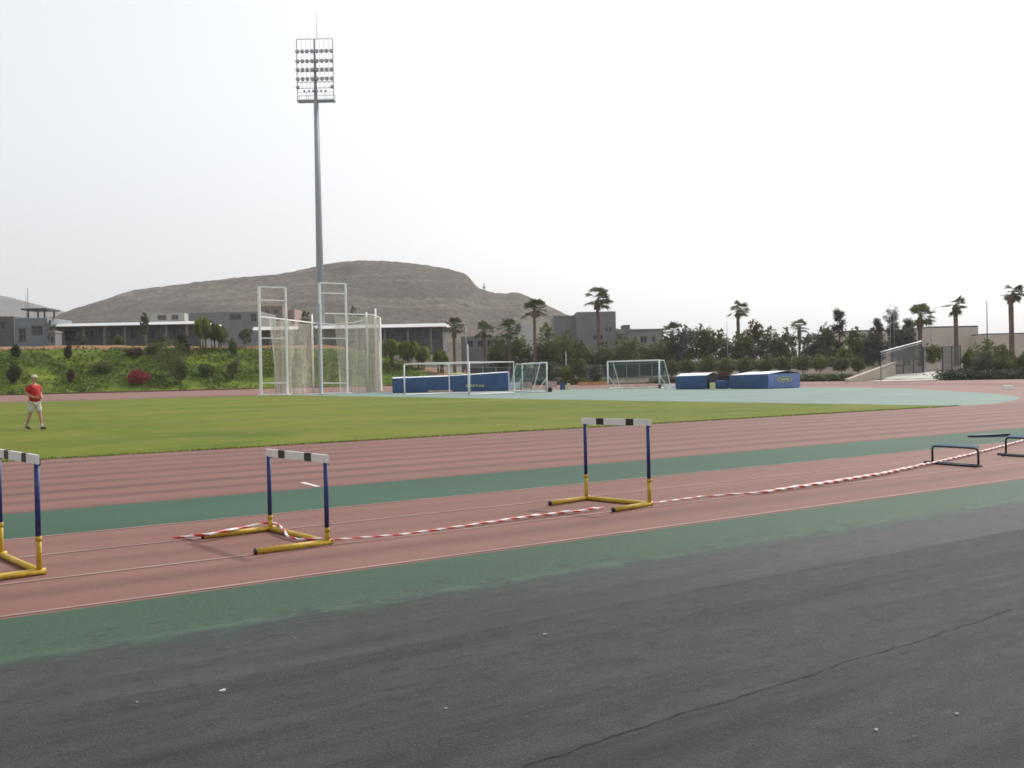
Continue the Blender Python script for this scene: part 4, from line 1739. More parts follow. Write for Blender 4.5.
# the belt of trees and tall shrubs behind the shrubs
GT = 'belt of dark trees behind the shrubs'
belt = [
    (500, 148, 336, 26, LF_DARK, 'dark bushy tree behind the right end of the long blue mats'),
    (520, 150, 333, 28, LF_DARK, 'dark dense tree below the small palm left of the wide palm'),
    (548, 150, 322, 30, LF_DARK, 'dark tree directly right of the wide crowned palm'),
    (566, 152, 330, 24, LF_MID, 'green tree in front of the left end of the grey building'),
    (582, 146, 338, 26, LF_MID, 'low green tree left of the thin palm trunk'),
    (604, 146, 342, 30, LF_DARK, 'low dark tree at the foot of the thin tall palm'),
    (628, 146, 337, 32, LF_MID, 'bright green bushy tree below the corner of the grey building'),
    (648, 148, 343, 28, LF_DARK, 'low dark tree in front of the lower grey building'),
    (667, 150, 335, 24, LF_DARK, 'dark tree at the right end of the lower grey building'),
    (684, 150, 325, 26, LF_GREY, 'greyish tree third in the tall hedge from its left end'),
    (703, 152, 324, 26, LF_DARK, 'tall dark tree left of the palm that rises from the hedge'),
    (721, 152, 328, 24, LF_MID, 'green tree just left of the lone palm trunk'),
    (741, 150, 330, 24, LF_DARK, 'dark tree right under the lone palm of the hedge'),
    (754, 154, 320, 22, LF_RUST, 'olive brown tree just right of the lone palm of the hedge'),
    (772, 152, 327, 24, LF_DARK, 'dark tree above the blue mat with the yellow emblem'),
    (788, 152, 328, 22, LF_MID, 'green tree left of the rusty palm of the hedge'),
    (812, 150, 333, 22, LF_GREY, 'grey leaved tree right of the rusty palm of the hedge'),
    (826, 148, 322, 22, LF_DARK, 'pointed dark tree left of the wispy tall conifer'),
    (858, 146, 325, 22, LF_DARK, 'dark tree just right of the wispy tall conifer'),
    (874, 142, 326, 22, LF_GREY, 'greyish tree behind the sloping railing'),
    (905, 140, 325, 24, LF_GREY, 'greyish bush behind the fence at the foot of the left gate palm'),
    (934, 138, 343, 16, LF_BRIGHT, 'bright green shrub seen through the open gate'),
]
for i, (px, Y, yt, w, mt_, lb) in enumerate(belt):
    bushy('bushy_tree', lb, 'tree', px, Y, yt, w * 1.25, mt_, 40 + i, GT, clear=.02, size=.34)
feathery('wispy tall conifer sticking out above the right end of the hedge', 841, 148, 311.5, 17, LF_CYP, 71, GT)
feathery('thin wispy conifer in front of the pale wall, beside two poles', 892, 140, 309, 20, LF_GREY, 72, GT)
feathery('short wispy conifer left of the thin one beside two poles', 880, 142, 318, 13, LF_GREY, 73, GT)
feathery('small dark conifer between the thin conifer and the left gate palm', 909, 142, 320, 14, LF_CYP, 74, GT)

# round shrubs on the gravel slope
GS = 'round shrubs on the gravel slope'
sh = [(550, 128, 361, 14, LF_GREY), (566, 128, 364, 18, LF_BRIGHT), (580, 128, 358, 16, LF_DARK), (596, 127, 365, 18, LF_GREY), (672, 131, 358, 15, LF_MID), (688, 131, 357, 15, LF_MID),
      (709, 131, 355, 20, LF_MID), (727, 131, 357, 15, LF_MID), (745, 131, 357, 17, LF_DARK), (765, 130, 358, 16, LF_DARK),
      (785, 130, 356, 17, LF_MID), (803, 129, 355, 18, LF_MID), (820, 128, 354, 18, LF_BRIGHT), (842, 127, 357, 18, LF_DARK), (858, 124, 357, 16, LF_DARK)]
shl = ['greyish round shrub right of the angled goal', 'low yellow green shrub above the small blue box', 'dark round shrub left of the green netted goal', 'grey green shrub touching the left post of the green netted goal', 'round shrub above the left edge of the plain dark blue mat',
       'green round shrub over the middle of the plain dark blue mat', 'largest light green umbrella shaped shrub above the gap between the twin mats', 'green shrub right of the umbrella shaped shrub', 'dark shrub above the dark front of the emblem mat', 'dark shrub above the sunlit blue mat end',
       'green shrub just right of the mat with the yellow emblem', 'light green topped shrub, third from the right in the shrub row', 'bright yellow green shrub near the right end of the shrub row', 'dark shrub below the wispy tall conifer', 'last dark shrub before the sloping beige wall']
for i, ((px, Y, yt, w, mt_), lb) in enumerate(zip(sh, shl)):
    bushy('round_shrub', lb, 'shrub', px, Y, yt, w * 1.12, mt_, 90 + i, GS, n=2200, size=.22, clear=.16, lobes=6)
bushy('bushy_tree', 'bright yellow green tree in the gap right of the wispy tall conifer', 'tree', 846, 138, 344, 20, LF_BRIGHT, 130, GT, clear=.1)

# low clipped hedge at the foot of the slope
def hedge(name, label, px0, px1, Y0, Y1, h, w, mat, seed, n):
    rn = random.Random(seed)
    b = MB()
    for _ in range(n):
        f = rn.random()
        p = ground(px0 + (px1 - px0) * f, Y0 + (Y1 - Y0) * f)
        hh = h * (.8 + .35 * noise.noise(Vector((f * 30, seed, 0))))
        q = p + Vector((rn.gauss(0, w * .3), rn.gauss(0, w * .3), rn.random() * hh))
        d = Vector((rn.gauss(0, 1), rn.gauss(0, 1), rn.gauss(0, 1))).normalized() * .22
        e = d.orthogonal().normalized() * .09
        b.face([q - d, q + e, q + d, q - e])
    o = b.build(name, mat)
    return tag(o, label, 'hedge')


hedge('low_hedge', 'low dark hedge along the red kerb behind the twin mats and right of them', 690, 850, 127, 113, .95, 1.6, LF_DARK, 5, 8000)
hedge('low_hedge', 'low olive hedge on the slope left of the green netted goal', 562, 600, 128, 128, .8, 1.4, LF_BRIGHT, 6, 2200)
hedge('low_hedge', 'low brownish hedge between the green netted goal and the plain blue mat', 655, 690, 128, 128, .8, 1.4, LF_RUST, 7, 2200)
hedge('low_hedge', 'long strip of leaves added for the dark shade behind the round shrubs, under the trees', 600, 872, 149, 143, 1.7, 2.0, LF_DARK, 8, 13000)  # leaves added in place of the trees' dark shade behind the shrubs
hedge('low_hedge', 'dull olive hedge below the screened fence, behind the angled goal', 500, 606, 131, 131, 1.0, 1.6, LF_GREY, 9, 4500)

# grass bank plants
GB = 'shrubs on the grass bank'
bank = [
    ('columnar_shrub', 17, 359, 343, 10, LF_CYP, 'dark narrow shrub high on the bank above the walking person'),
    ('columnar_shrub', 14, 384, 363, 13, LF_CYP, 'dark narrow shrub low on the bank left of the walking person'),
    ('columnar_shrub', 69, 359, 345.5, 9, LF_CYP, 'small dark upright shrub high on the bank'),
    ('columnar_shrub', 71, 383, 368, 9, LF_RUST, 'rust coloured upright shrub low on the bank'),
    ('flowering_shrub', 138, 384, 369, 25, MAGENTA, 'red flowering shrub low on the bank'),
    ('columnar_shrub', 184.5, 356, 333, 15, LF_CYP, 'tall dark pointed shrub at the top of the bank'),
    ('columnar_shrub', 181, 383, 357, 18, LF_DARK, 'dark broad upright shrub below the leaning pale green shrub'),
    ('spreading_shrub', 171, 376, 341, 32, LF_MID, 'large pale green spreading shrub mid bank'),
    ('spreading_shrub', 156, 354, 340, 20, LF_DARK, 'dark spreading shrub at the bank top left of the pointed shrub'),
    ('columnar_shrub', 234, 357, 337, 11, LF_MID, 'narrow olive shrub at the bank top near the cage'),
    ('columnar_shrub', 234, 379, 359, 12, LF_MID, 'olive green shrub low on the bank near the cage'),
    ('spreading_shrub', 207, 376, 363, 18, LF_MID, 'low green bush mid bank right of the dark broad shrub'),
    ('spreading_shrub', 136, 356, 347, 22, LF_RUST, 'brown dry shrub at the bank top above the red flowers'),
    ('spreading_shrub', 104, 372, 361, 22, LF_MID, 'dull green low shrub left of the red flowers'),
]


extra_bush = [
    (82, 345, 331, 14, LF_GREY, 'grey green bush against the left half of the long clubhouse wall'),
    (120, 345, 334, 16, LF_MID, 'low green bush against the middle of the long clubhouse wall'),
    (163, 345, 333, 13, LF_GREY, 'low grey bush in front of the right half of the long clubhouse'),
    (222, 346, 326, 16, LF_RUST, 'brownish bush just right of the broad leaved plants'),
    (246, 346, 328, 16, LF_DARK, 'dark bush below the apartment house left of the cage'),
]


def foot(px, py):
    """depth at which the bank is seen at this pixel"""
    Y = 105.0
    while Y < 150:
        p = ground(px, Y)
        if zp(px, py, Y) < p.z:
            return Y
        Y += .1
    return Y


for i, (nm, px, yb, yt, w, mt_, lb) in enumerate(bank):
    bushy(nm, lb, 'shrub', px, foot(px, yb), yt, w * 1.1, mt_, 150 + i, GB, n=2800 if w > 12 else 1800, size=.19, clear=.02, lobes=5)
for i, (px, yb, yt, w, mt_, lb) in enumerate(extra_bush):
    bushy('spreading_shrub', lb, 'shrub', px, min(foot(px, yb), 141), yt, w, mt_, 260 + i, None, n=1600, size=.2, clear=.05, lobes=5)
# pale banana-like plants at the top
def banana(label, px, Y, ytop, wpx, seed, mat):
    base = ground(px, Y)
    mpx = Y / F
    H = max(1.2, zp(px, ytop, Y) - base.z)
    W = wpx * mpx / 2
    rn = random.Random(seed)
    t = thing('banana_plant', label, 'plant', base, 0, 'pale broad leaved plants')
    b = MB()
    lf = MB()
    for k in range(6):
        o_ = Vector((rn.uniform(-.5, .5) * W, rn.uniform(-.5, .5) * W, 0))
        hh = H * rn.uniform(.12, .3)
        b.tube([o_ + Vector((0, 0, -.3)), o_ + Vector((0, 0, hh))], [.13, .08], 7)
        for q in range(9):
            an = rn.uniform(0, 2 * PI)
            s = o_ + Vector((0, 0, hh * rn.uniform(.85, 1.0)))
            out = Vector((math.cos(an), math.sin(an), 0))
            L = W * rn.uniform(.7, 1.1)
            up_ = (H - hh) * rn.uniform(.5, 1.0)
            m1 = s + out * L * .4 + Vector((0, 0, up_))
            m2 = s + out * L * .85 + Vector((0, 0, up_ * .8))
            e = s + out * L * 1.1 + Vector((0, 0, up_ * .3))
            w = Vector((-out.y, out.x, 0)) * L * .2
            lf.face([s, m1 + w * .8, m2 + w, e, m2 - w, m1 - w * .8])
    b.build('stem', LF_BRIGHT, t)
    lf.build('leaves', mat, t)


banana('tall yellow green broad leaved plant beside the end of the white roof', 205, 136, 315, 16, 1, LF_BRIGHT)
banana('shorter broad leaved plant right of the tall yellow green one', 217, 137, 322, 18, 2, LF_MID)
banana('yellow green broad leaved plant above the earth path', 408, 140, 340, 18, 3, LF_BRIGHT)
banana('broad leaved plant with dry leaves right of the earth path', 422, 141, 345, 16, 4, LF_BRIGHT)
banana('broad leaved plant beside the skirted palm', 441, 140, 349, 12, 5, LF_BRIGHT)
banana('small broad leaved plant on the bank crest under the long roof', 392, 139, 338, 16, 6, LF_BRIGHT)
bushy('bushy_tree', 'green tree just behind the cage, its top at net height', 'tree', 308, 137, 309, 22, LF_MID, 181, None, clear=.2)
bushy('bushy_tree', 'thin green tree by the long white roof', 'tree', 146, 138, 310, 10, LF_GREY, 182, None, clear=.3, n=700)
bushy('bushy_tree', 'dark tree behind the right half of the cage', 'tree', 355, 160, 306, 16, LF_GREY, 183, None, clear=.2)
bushy('bushy_tree', 'dark round tree between the grey hut and the long white roof', 'tree', 53, 142, 318, 12, LF_GREY, 184, None, clear=.1, n=700)

# leafy ground cover of the bank
rn = random.Random(77)
b = MB()
for _ in range(42000):
    px = rn.uniform(-40, 420)
    Y = rn.uniform(108, 142)
    p = plan(px, Y)
    r = rad(p.x, p.y)
    s = side(p.x, p.y)
    sl = (r - R_BANK) / 17
    if r < R_BANK + .6 or sl > .92 or s < .72:
        continue
    if noise.noise(Vector((p.x * .25, p.y * .25, 1))) < rn.uniform(-.45, .2):
        continue
    nz = noise.noise(Vector((p.x * .09, p.y * .09, 3))) * .5 + noise.noise(Vector((p.x * .4, p.y * .4, 8))) * .2
    z = land(p.x, p.y) + nz * sstep(R_BANK + 1, R_BANK + 7, r) * .6
    q = Vector((p.x, p.y, z + rn.uniform(0, .22)))
    d = Vector((rn.gauss(0, 1), rn.gauss(0, 1), rn.gauss(0, .6))).normalized() * rn.uniform(.10, .24)
    e = d.cross(Vector((rn.gauss(0, .4), rn.gauss(0, .4), 1))).normalized() * .13
    b.face([q - d, q + e, q + d, q - e])
tag(b.build('ground_cover', LF_GROUND), 'leafy green ground cover growing over the left bank', 'ground cover', None, 'stuff')


# ------------------------------------------------------------------ buildings
def building(name, label, cat, px0, px1, ytop, Y, deep, wall, roof=None, roof_over=0.0, roof_h=.35, wins=(), base=None, rot=0.0, extra=None):
    """flat topped block; windows given in pixels on the front"""
    c = plan((px0 + px1) / 2, Y)
    gz_ = land(c.x, c.y) - .6 if base is None else base
    mpx = Y / F
    w = (px1 - px0) * mpx
    pm = (px0 + px1) / 2
    H = zp(pm, ytop, Y) - gz_
    t = thing(name, label, cat, (c.x, c.y, gz_), FACE + rot)
    wl = MB()
    # wall with the openings left out: a grid of panels around the windows
    xs_ = sorted({-w / 2, w / 2, *[(a - pm) * mpx for a, *_ in wins], *[(q[1] - pm) * mpx for q in wins]})
    zs_ = sorted({0, H, *[zp(pm, q[2], Y) - gz_ for q in wins], *[zp(pm, q[3], Y) - gz_ for q in wins]})
    def inside(x, z):
        for q in wins:
            if (q[0] - pm) * mpx < x < (q[1] - pm) * mpx and zp(pm, q[3], Y) - gz_ < z < zp(pm, q[2], Y) - gz_:
                return True
        return False
    for i in range(len(xs_) - 1):
        for j in range(len(zs_) - 1):
            if not inside((xs_[i] + xs_[i + 1]) / 2, (zs_[j] + zs_[j + 1]) / 2):
                wl.face([(xs_[i], 0, zs_[j]), (xs_[i + 1], 0, zs_[j]), (xs_[i + 1], 0, zs_[j + 1]), (xs_[i], 0, zs_[j + 1])])
    for q in wins:
        x0, x1 = (q[0] - pm) * mpx, (q[1] - pm) * mpx
        z0, z1 = zp(pm, q[3], Y) - gz_, zp(pm, q[2], Y) - gz_
        for A_ in ([(x0, 0, z0), (x0, .3, z0), (x0, .3, z1), (x0, 0, z1)], [(x1, 0, z0), (x1, 0, z1), (x1, .3, z1), (x1, .3, z0)], [(x0, 0, z0), (x1, 0, z0), (x1, .3, z0), (x0, .3, z0)], [(x0, 0, z1), (x0, .3, z1), (x1, .3, z1), (x1, 0, z1)]):
            wl.face(A_)
    wl.face([(w / 2, 0, 0), (w / 2, deep, 0), (w / 2, deep, H), (w / 2, 0, H)])
    wl.face([(-w / 2, deep, 0), (-w / 2, 0, 0), (-w / 2, 0, H), (-w / 2, deep, H)])
    wl.face([(w / 2, deep, 0), (-w / 2, deep, 0), (-w / 2, deep, H), (w / 2, deep, H)])
    wl.face([(-w / 2, 0, H), (w / 2, 0, H), (w / 2, deep, H), (-w / 2, deep, H)])
    wl.build('wall', wall, t)
    for q in wins:
        x0, x1 = (q[0] - pm) * mpx, (q[1] - pm) * mpx
        z0, z1 = zp(pm, q[3], Y) - gz_, zp(pm, q[2], Y) - gz_
        f = MB()
        for a, c_ in (((x0 + .04, .26, (z0 + z1) / 2), (.08, .08, z1 - z0)), ((x1 - .04, .26, (z0 + z1) / 2), (.08, .08, z1 - z0)), (((x0 + x1) / 2, .26, z0 + .04), (x1 - x0 - .16, .08, .08)), (((x0 + x1) / 2, .26, z1 - .04), (x1 - x0 - .16, .08, .08)), (((x0 + x1) / 2, .27, (z0 + z1) / 2), (.06, .06, z1 - z0 - .16))):
            f.box(a, c_)
        fo = f.build('window', FRAMEM, t)
        g = MB()
        g.box(((x0 + x1) / 2, .29, (z0 + z1) / 2), (x1 - x0 - .02, .012, z1 - z0 - .02))
        g.build('pane', WIN, fo)
    if roof:
        rf = MB()
        if roof_over > 1:      # flat roof, white front edge shaped to lean back and catch sky light
            hw, y0, y1, z0_, z1_ = w / 2 + .6, -roof_over, deep, H + .004, H + roof_h
            A_ = [(y0, z0_), (y0 + roof_h * 1.5, z1_), (y1, z1_), (y1, z0_)]
            for q0, q1 in zip(A_, A_[1:] + A_[:1]):
                rf.face([(-hw, *q0), (hw, *q0), (hw, *q1), (-hw, *q1)][::-1])
            rf.face([(-hw, *q_) for q_ in A_])
            rf.face([(hw, *q_) for q_ in A_][::-1])
        else:
            rf.box((0, deep / 2 - roof_over / 2, H + roof_h / 2 + .002), (w + roof_over * .6, deep + roof_over, roof_h))
        rf.build('roof', roof, t)
    if extra:
        extra(t, w, H, mpx, pm, gz_)
    return t


WALLD = M('wall_dark_grey', (.12, .12, .125), .85, .15, .4)
WALLG = M('wall_grey', (.20, .195, .195), .85, .12, .4)
WALLG2 = M('wall_grey_warm', (.235, .22, .205), .85, .12, .4)
WALLB = M('wall_beige', (.60, .51, .43), .85, .08, .3)
WALLW = M('wall_white', (.46, .45, .43), .8, .1, .3)
WALLBR = M('wall_brown', (.17, .13, .11), .85, .15, .4)
WALLBL = M('wall_bluish', (.19, .215, .235), .8, .12, .5)
ROOFW = M('roof_white', (.80, .80, .78), .6, .05, .3)


def pillars(n, d=.9):
    def fn(t, w, H, mpx, pm, gz_):
        for k in range(n):
            b = MB()
            b.box((-w / 2 + w * (k + .5) / n, -1.15, H / 2), (.3, .3, H))
            b.build('pillar', WALLG2, t)
    return fn


building('clubhouse', 'long low clubhouse with a white flat roof edge at left', 'building', 58, 201, 326, 147, 9, WALLD, ROOFW, 2.4, .40,
         [(64, 78, 329, 340), (82, 100, 329, 339), (104, 118, 329, 340), (124, 138, 329, 339), (150, 168, 329, 340), (174, 184, 329, 340)], extra=pillars(7))
building('clubhouse', 'long low building with a white roof edge behind the cage, left of the skirted palm', 'building', 262, 444, 329, 150, 9, WALLD, ROOFW, 2.4, .5,
         [(386, 396, 331, 340), (402, 412, 332, 342), (418, 428, 332, 342), (432, 441, 332, 342)], extra=pillars(8))


def canopy(t, w, H, mpx, pm, gz_):
    b = MB()
    for x in (-w * .12, w * .38):
        for y in (.4, 3.4):
            b.tube([(x, y, H), (x, y, H + 1.1)], .12, 6)
    b.box((w * .12, 1.9, H + 1.2), (w * .78, 4.4, .22))
    b.build('roof_canopy', DARKM, t)
    b = MB()
    b.tube([(-w * .18, 1, H), (-w * .18, 1, H + 4.2)], .05, 6)
    b.tube([(-w * .28, 1.4, H), (-w * .28, 1.4, H + 3.4)], .03, 6)
    b.build('antenna', GALV, t)


building('grey_hut', 'blue grey hut with a dark canopy and aerial on its roof', 'building', 16, 49, 318, 142, 8, WALLBL, None, 0, 0, [(33, 44, 326, 336), (20, 27, 328, 342)], extra=canopy)
building('dark_shed', 'long dark building cut off by the left edge of the photo', 'building', -60, 15.5, 317, 150, 8, WALLD, None, 0, 0, [(-4, 6, 322, 330), (-30, -12, 322, 332)])
building('small_kiosk', 'small dark kiosk between the hut and the long clubhouse', 'building', 51, 56.5, 333, 139, 2, WALLG, WALLG2, .3, .3, [(52, 55, 337, 343)])
building('apartment_house', 'dark stepped apartment house behind the yellow green plants', 'building', 190, 262, 312, 210, 14, WALLG, None, 0, 0, [(231, 243, 310 + 4, 320), (252, 258, 314, 322), (206, 214, 320, 327)], base=2)
building('hill_villa', 'white villa low on the hill above the long clubhouse', 'house', 152, 186, 313.5, 330, 12, WALLW, None, 0, 0, [(159, 168, 312 + 3, 320), (173, 180, 315, 320)], base=8)
building('hill_villa', 'pale house on the hill seen through the left cage gate', 'house', 262, 284, 306, 340, 12, WALLBR, None, 0, 0, [(266, 271, 309, 314), (275, 280, 309, 314)], base=8)
building('hill_villa', 'pinkish house on the hill just right of the left cage gate', 'house', 286, 296, 309, 350, 12, M('wall_pink', (.30, .20, .18), .8, .1), None, 0, 0, [(288, 291, 311, 316)], base=8)
building('hill_villa', 'low pale house with a light roof behind the wide crowned palm', 'house', 512, 534, 324, 260, 10, WALLW, None, 0, 0, [(516, 522, 327, 332)], base=4)
building('office_block', 'grey flat topped block behind the thin tall palm', 'building', 578, 617, 313, 190, 16, WALLG, WALLG2, .0, .25, [(606.5, 609, 327.5, 332), (610, 612.5, 327.5, 332), (594, 598, 335, 340), (600, 604, 335, 340)], base=2)
building('office_block', 'lower grey wing left of the grey flat topped block', 'building', 555, 578, 315.5, 194, 14, WALLG, None, 0, 0, [(576 - 14, 568, 335, 340)], base=2)
building('office_block', 'small stepped link building right of the grey flat topped block', 'building', 617.5, 634, 329, 190, 12, WALLG2, None, 0, 0, [(618.5, 623, 334, 339)], base=2)
building('office_block', 'lower grey building with a dark bay beside the left end of the hedge', 'building', 634.5, 664, 330, 180, 14, WALLG2, WALLG, .2, .2, [(641, 648, 336, 343), (653, 656, 336, 342)], base=2)
building('roof_hut', 'small square rooftop hut behind the stepped link building', 'building', 624, 631, 326, 204, 4, WALLG, WALLD, .2, .2, [(625.5, 629.5, 328, 331)], base=2)
building('hall', 'beige windowless hall behind the gate palms', 'building', 930, 979, 327.5, 170, 20, WALLB, WALLD, .0, .25, [], base=1)
building('hall', 'lower beige hall behind the conifers left of the gate palms', 'building', 852, 928, 331, 178, 18, WALLB, WALLD, 0, .25, [], base=1)
building('hall', 'beige low wall building at the right edge behind the tallest palm', 'building', 986, 1060, 334, 165, 16, WALLB, WALLD, 0, .2, [], base=1)
building('grey_block', 'grey windowed block behind the small dark palms', 'building', 462, 512, 336, 160, 10, WALLG, None, 0, 0, [(468, 474, 340, 347), (478, 484, 340, 347), (488, 494, 340, 347), (498, 504, 340, 347)], base=2)

# dark mesh fence and low fence posts
def fence(name, label, px0, px1, Y0, Y1, h, posts, mat, pm, dz=0.0, rails=True):
    L, R = ground(px0, Y0, dz), ground(px1, Y1, dz)
    t = thing(name, label, 'fence', (L + R) / 2, 0)
    o_ = (L + R) / 2
    b = MB()
    n = posts - 1
    P = [ground(px0 + (px1 - px0) * k / n, Y0 + (Y1 - Y0) * k / n, dz) - o_ for k in range(posts)]
    for k in range(n):
        b.face([P[k] + Vector((0, 0, .05)), P[k + 1] + Vector((0, 0, .05)), P[k + 1] + Vector((0, 0, h)), P[k] + Vector((0, 0, h))])
    b.build('mesh_panel', mat, t)
    for k in range(posts):
        b = MB()
        b.tube([P[k] - Vector((0, 0, .2)), P[k] + Vector((0, 0, h + .08))], .05, 8)
        b.build('post', pm, t)
    if rails:
        b = MB()
        for k in range(n):
            for z in (.08, h):
                b.tube([P[k] + Vector((0, 0, z)), P[k + 1] + Vector((0, 0, z))], .03, 6)
        b.build('rail', pm, t)
    return t


fence('mesh_fence', 'dark screened fence running below the wide crowned palm', 470, 575, 134, 136, 1.9, 9, NETD, GALV)
fence('mesh_fence', 'dark screened fence behind the green netted goal', 576, 665, 138, 140, 1.9, 8, NETD, GALV)
fence('gate_fence', 'grey mesh gate fence at the top of the entrance ramp', 893, 924, 121, 121, 3.0, 4, NETP, DARKM)
fence('gate_fence', 'grey mesh panel right of the open gate', 943, 961, 120, 120, 2.95, 3, NETP, DARKM)
# gate lintel rail with its open leaf
b_ = thing('entrance_gate', 'open grey gate leaf between the two mesh panels of the entrance', 'gate', ground(933, 120.6), FACE)
b = MB()
b.box((0, 0, 3.0), (2.25, .08, .08))
for x in (-1.12, 1.12):
    b.box((x, 0, 1.5), (.1, .1, 3.0))
b.build('gate_frame', DARKM, b_)
b = MB()
b.face([(-1.05, .1, .1), (-.35, 1.2, .1), (-.35, 1.2, 2.9), (-1.05, .1, 2.9)])
b.build('gate_leaf', NETP, b_)

# entrance ramp, its beige side wall and handrail
b = MB()
nR = 12
for i in range(nR + 1):
    f = i / nR
    Y = 103 + 18.5 * f
    for px in (868 + 24 * f, 890 + 20 * f, 915 + 15 * f, 940 + 16 * f if f > .35 else 938):
        p = ground(px, Y, .06)
        b.v.append(tuple(p))
for i in range(nR):
    for j in range(3):
        a = i * 4 + j
        b.f.append((a, a + 1, a + 5, a + 4))
        b.m.append(0)
struct(b.build('ramp', M('ramp_concrete', (.44, .42, .39), .85, .1, .4), smooth=True))
t = thing('ramp_wall', 'low sloping beige wall along the left of the entrance ramp', 'wall', ground(884, 112))
o_ = t.location.copy()
b = MB()
q = []
for i in range(9):
    f = i / 8
    p = ground(849 + 47 * f, 104.5 + 15.5 * f) - o_
    ft = zp(849 + 47 * f, 379 - 17 * f, 104.5 + 15.5 * f) - o_.z
    q.append((p, max(p.z + .12, ft)))
for i in range(8):
    (p, h0), (r_, h1) = q[i], q[i + 1]
    n_ = Vector((0, .35, 0))
    b.face([(p.x, p.y, p.z - .3), (r_.x, r_.y, r_.z - .3), (r_.x, r_.y, h1), (p.x, p.y, h0)])
    b.face([(p.x, p.y, h0), (r_.x, r_.y, h1), (r_.x - .2, r_.y + .35, h1), (p.x - .2, p.y + .35, h0)])
    b.face([(p.x - .2, p.y + .35, h0), (r_.x - .2, r_.y + .35, h1), (r_.x - .2, r_.y + .35, r_.z - .3), (p.x - .2, p.y + .35, p.z - .3)])
p, h0 = q[0]
b.face([(p.x, p.y, p.z - .3), (p.x, p.y, h0), (p.x - .2, p.y + .35, h0), (p.x - .2, p.y + .35, p.z - .3)])
b.build('wall_face', M('wall_sand', (.42, .36, .29), .85, .1, .5), t)
t = thing('handrail', 'sloping metal handrail with mesh rising along the entrance ramp', 'handrail', ground(881, 104))
o_ = t.location.copy()
R_ = []
for i in range(6):
    f = i / 5
    px, Y = 881 + 41 * f, 104 + 17 * f
    p = ground(px, Y) - o_
    R_.append((p, zp(px, 352 - 11 * f, Y) - o_.z))
b = MB()
b.tube([(p.x, p.y, z) for p, z in R_], .055, 8)
b.tube([(p.x, p.y, z - .25) for p, z in R_], .02, 6)
b.build('rail', WHITE, t, True)
for p, z in (R_[0], R_[-1]):
    b = MB()
    b.tube([(p.x, p.y, -.3 + p.z), (p.x, p.y, z)], .04, 8)
    b.build('post', DARKM, t)
b = MB()
for i in range(5):
    (p, z0), (r_, z1) = R_[i], R_[i + 1]
    b.face([(p.x, p.y, z0 - 1.7), (r_.x, r_.y, z1 - 1.9), (r_.x, r_.y, z1), (p.x, p.y, z0)])
b.build('mesh_panel', NETH, t)

# planted mound right of the ramp
hedge('low_hedge', 'dark planted edge sweeping along the kerb right of the ramp', 949, 1060, 104.5, 100.5, .9, 2.4, LF_CYP, 12, 9000)
hedge('low_hedge', 'dark planted strip above the kerb behind the sweeping edge', 962, 1060, 110, 104, 1.0, 4.0, LF_CYP, 13, 9000)
p2 = [(986, 112, 338 + 2, 38, LF_MID, 'large green shrub between the gate and the tallest palm'), (1003, 114, 344, 26, LF_DARK, 'dark shrub left of the trunk of the tallest palm'), (984, 108, 351, 30, LF_GREY, 'pale leaved agave like shrub at the kerb right of the gate'),
      (968, 116, 349, 14, LF_MID, 'small shrub against the right gate panel'), (1006, 107, 354, 26, LF_MID, 'green shrub in front of the tallest palm trunk'), (1024, 108, 352, 24, LF_DARK, 'dark shrub cut off at the right edge')]
for i, (px, Y, yt, w, mt_, lb) in enumerate(p2):
    bushy('round_shrub', lb, 'shrub', px, Y, yt, w, mt_, 210 + i, 'shrubs on the mound right of the ramp', n=2600, size=.22, clear=.04, lobes=6)

# poles and lamps
def pole(name, label, px, Y, ytop, r, mat, lamp=None):
    base = ground(px, Y)
    H = zp(px, ytop, Y) - base.z
    t = thing(name, label, 'pole' if not lamp else 'street lamp', base, FACE)
    b = MB()
    b.tube([(0, 0, -.3), (0, 0, H)], [r, r * .6], 8)
    b.build('post', mat, t, True)
    if lamp:
        b = MB()
        L = lamp
        b.tube([(0, 0, H - .1), (L * .5, 0, H + abs(L) * .28), (L, 0, H + abs(L) * .38)], [.05, .04, .03], 6)
        b.build('arm', mat, t, True)
        b = MB()
        b.box((L + math.copysign(.35, L), 0, H + abs(L) * .38), (.85, .3, .14))
        b.build('lamp_head', LAMPG, t, bevel=.03)
    else:
        b = MB()
        b.tube([(0, 0, H - .02), (0, 0, H + .12)], [r * .9, r * .5], 8)
        b.build('cap', mat, t)
    return t


pole('street_lamp', 'street lamp with a long arm reaching right, between two gate palms', 932, 145, 311, .07, GALV, 1.6)
pole('metal_pole', 'plain dark pole between the middle gate palm and the tallest palm', 988, 130, 302, .08, DARKM)
pole('metal_pole', 'left of two thin pale poles in front of the thin conifer', 891.3, 139, 304, .05, GALV)
pole('metal_pole', 'right of two thin pale poles in front of the thin conifer', 895, 139, 306, .05, GALV)
pole('metal_pole', 'short white pole in front of the screened fence right of the wide palm', 566.5, 133, 352, .05, WHITE)
pole('metal_pole', 'slim pole in the hedge left of the lone palm', 728, 146, 322, .05, GALV)
pole('street_lamp', 'street lamp with a round white head near the small dark palms', 467, 145, 326, .06, GALV, -.25)
b = MB()
Yp = 900.0


# ------------------------------------------------------------------ hills
def interp(tab, x):
    if x <= tab[0][0]:
        return tab[0][1]
    for (a, b1), (c, d) in zip(tab, tab[1:]):
        if x <= c:
            f = (x - a) / (c - a)
            return b1 + (d - b1) * f
    return tab[-1][1]


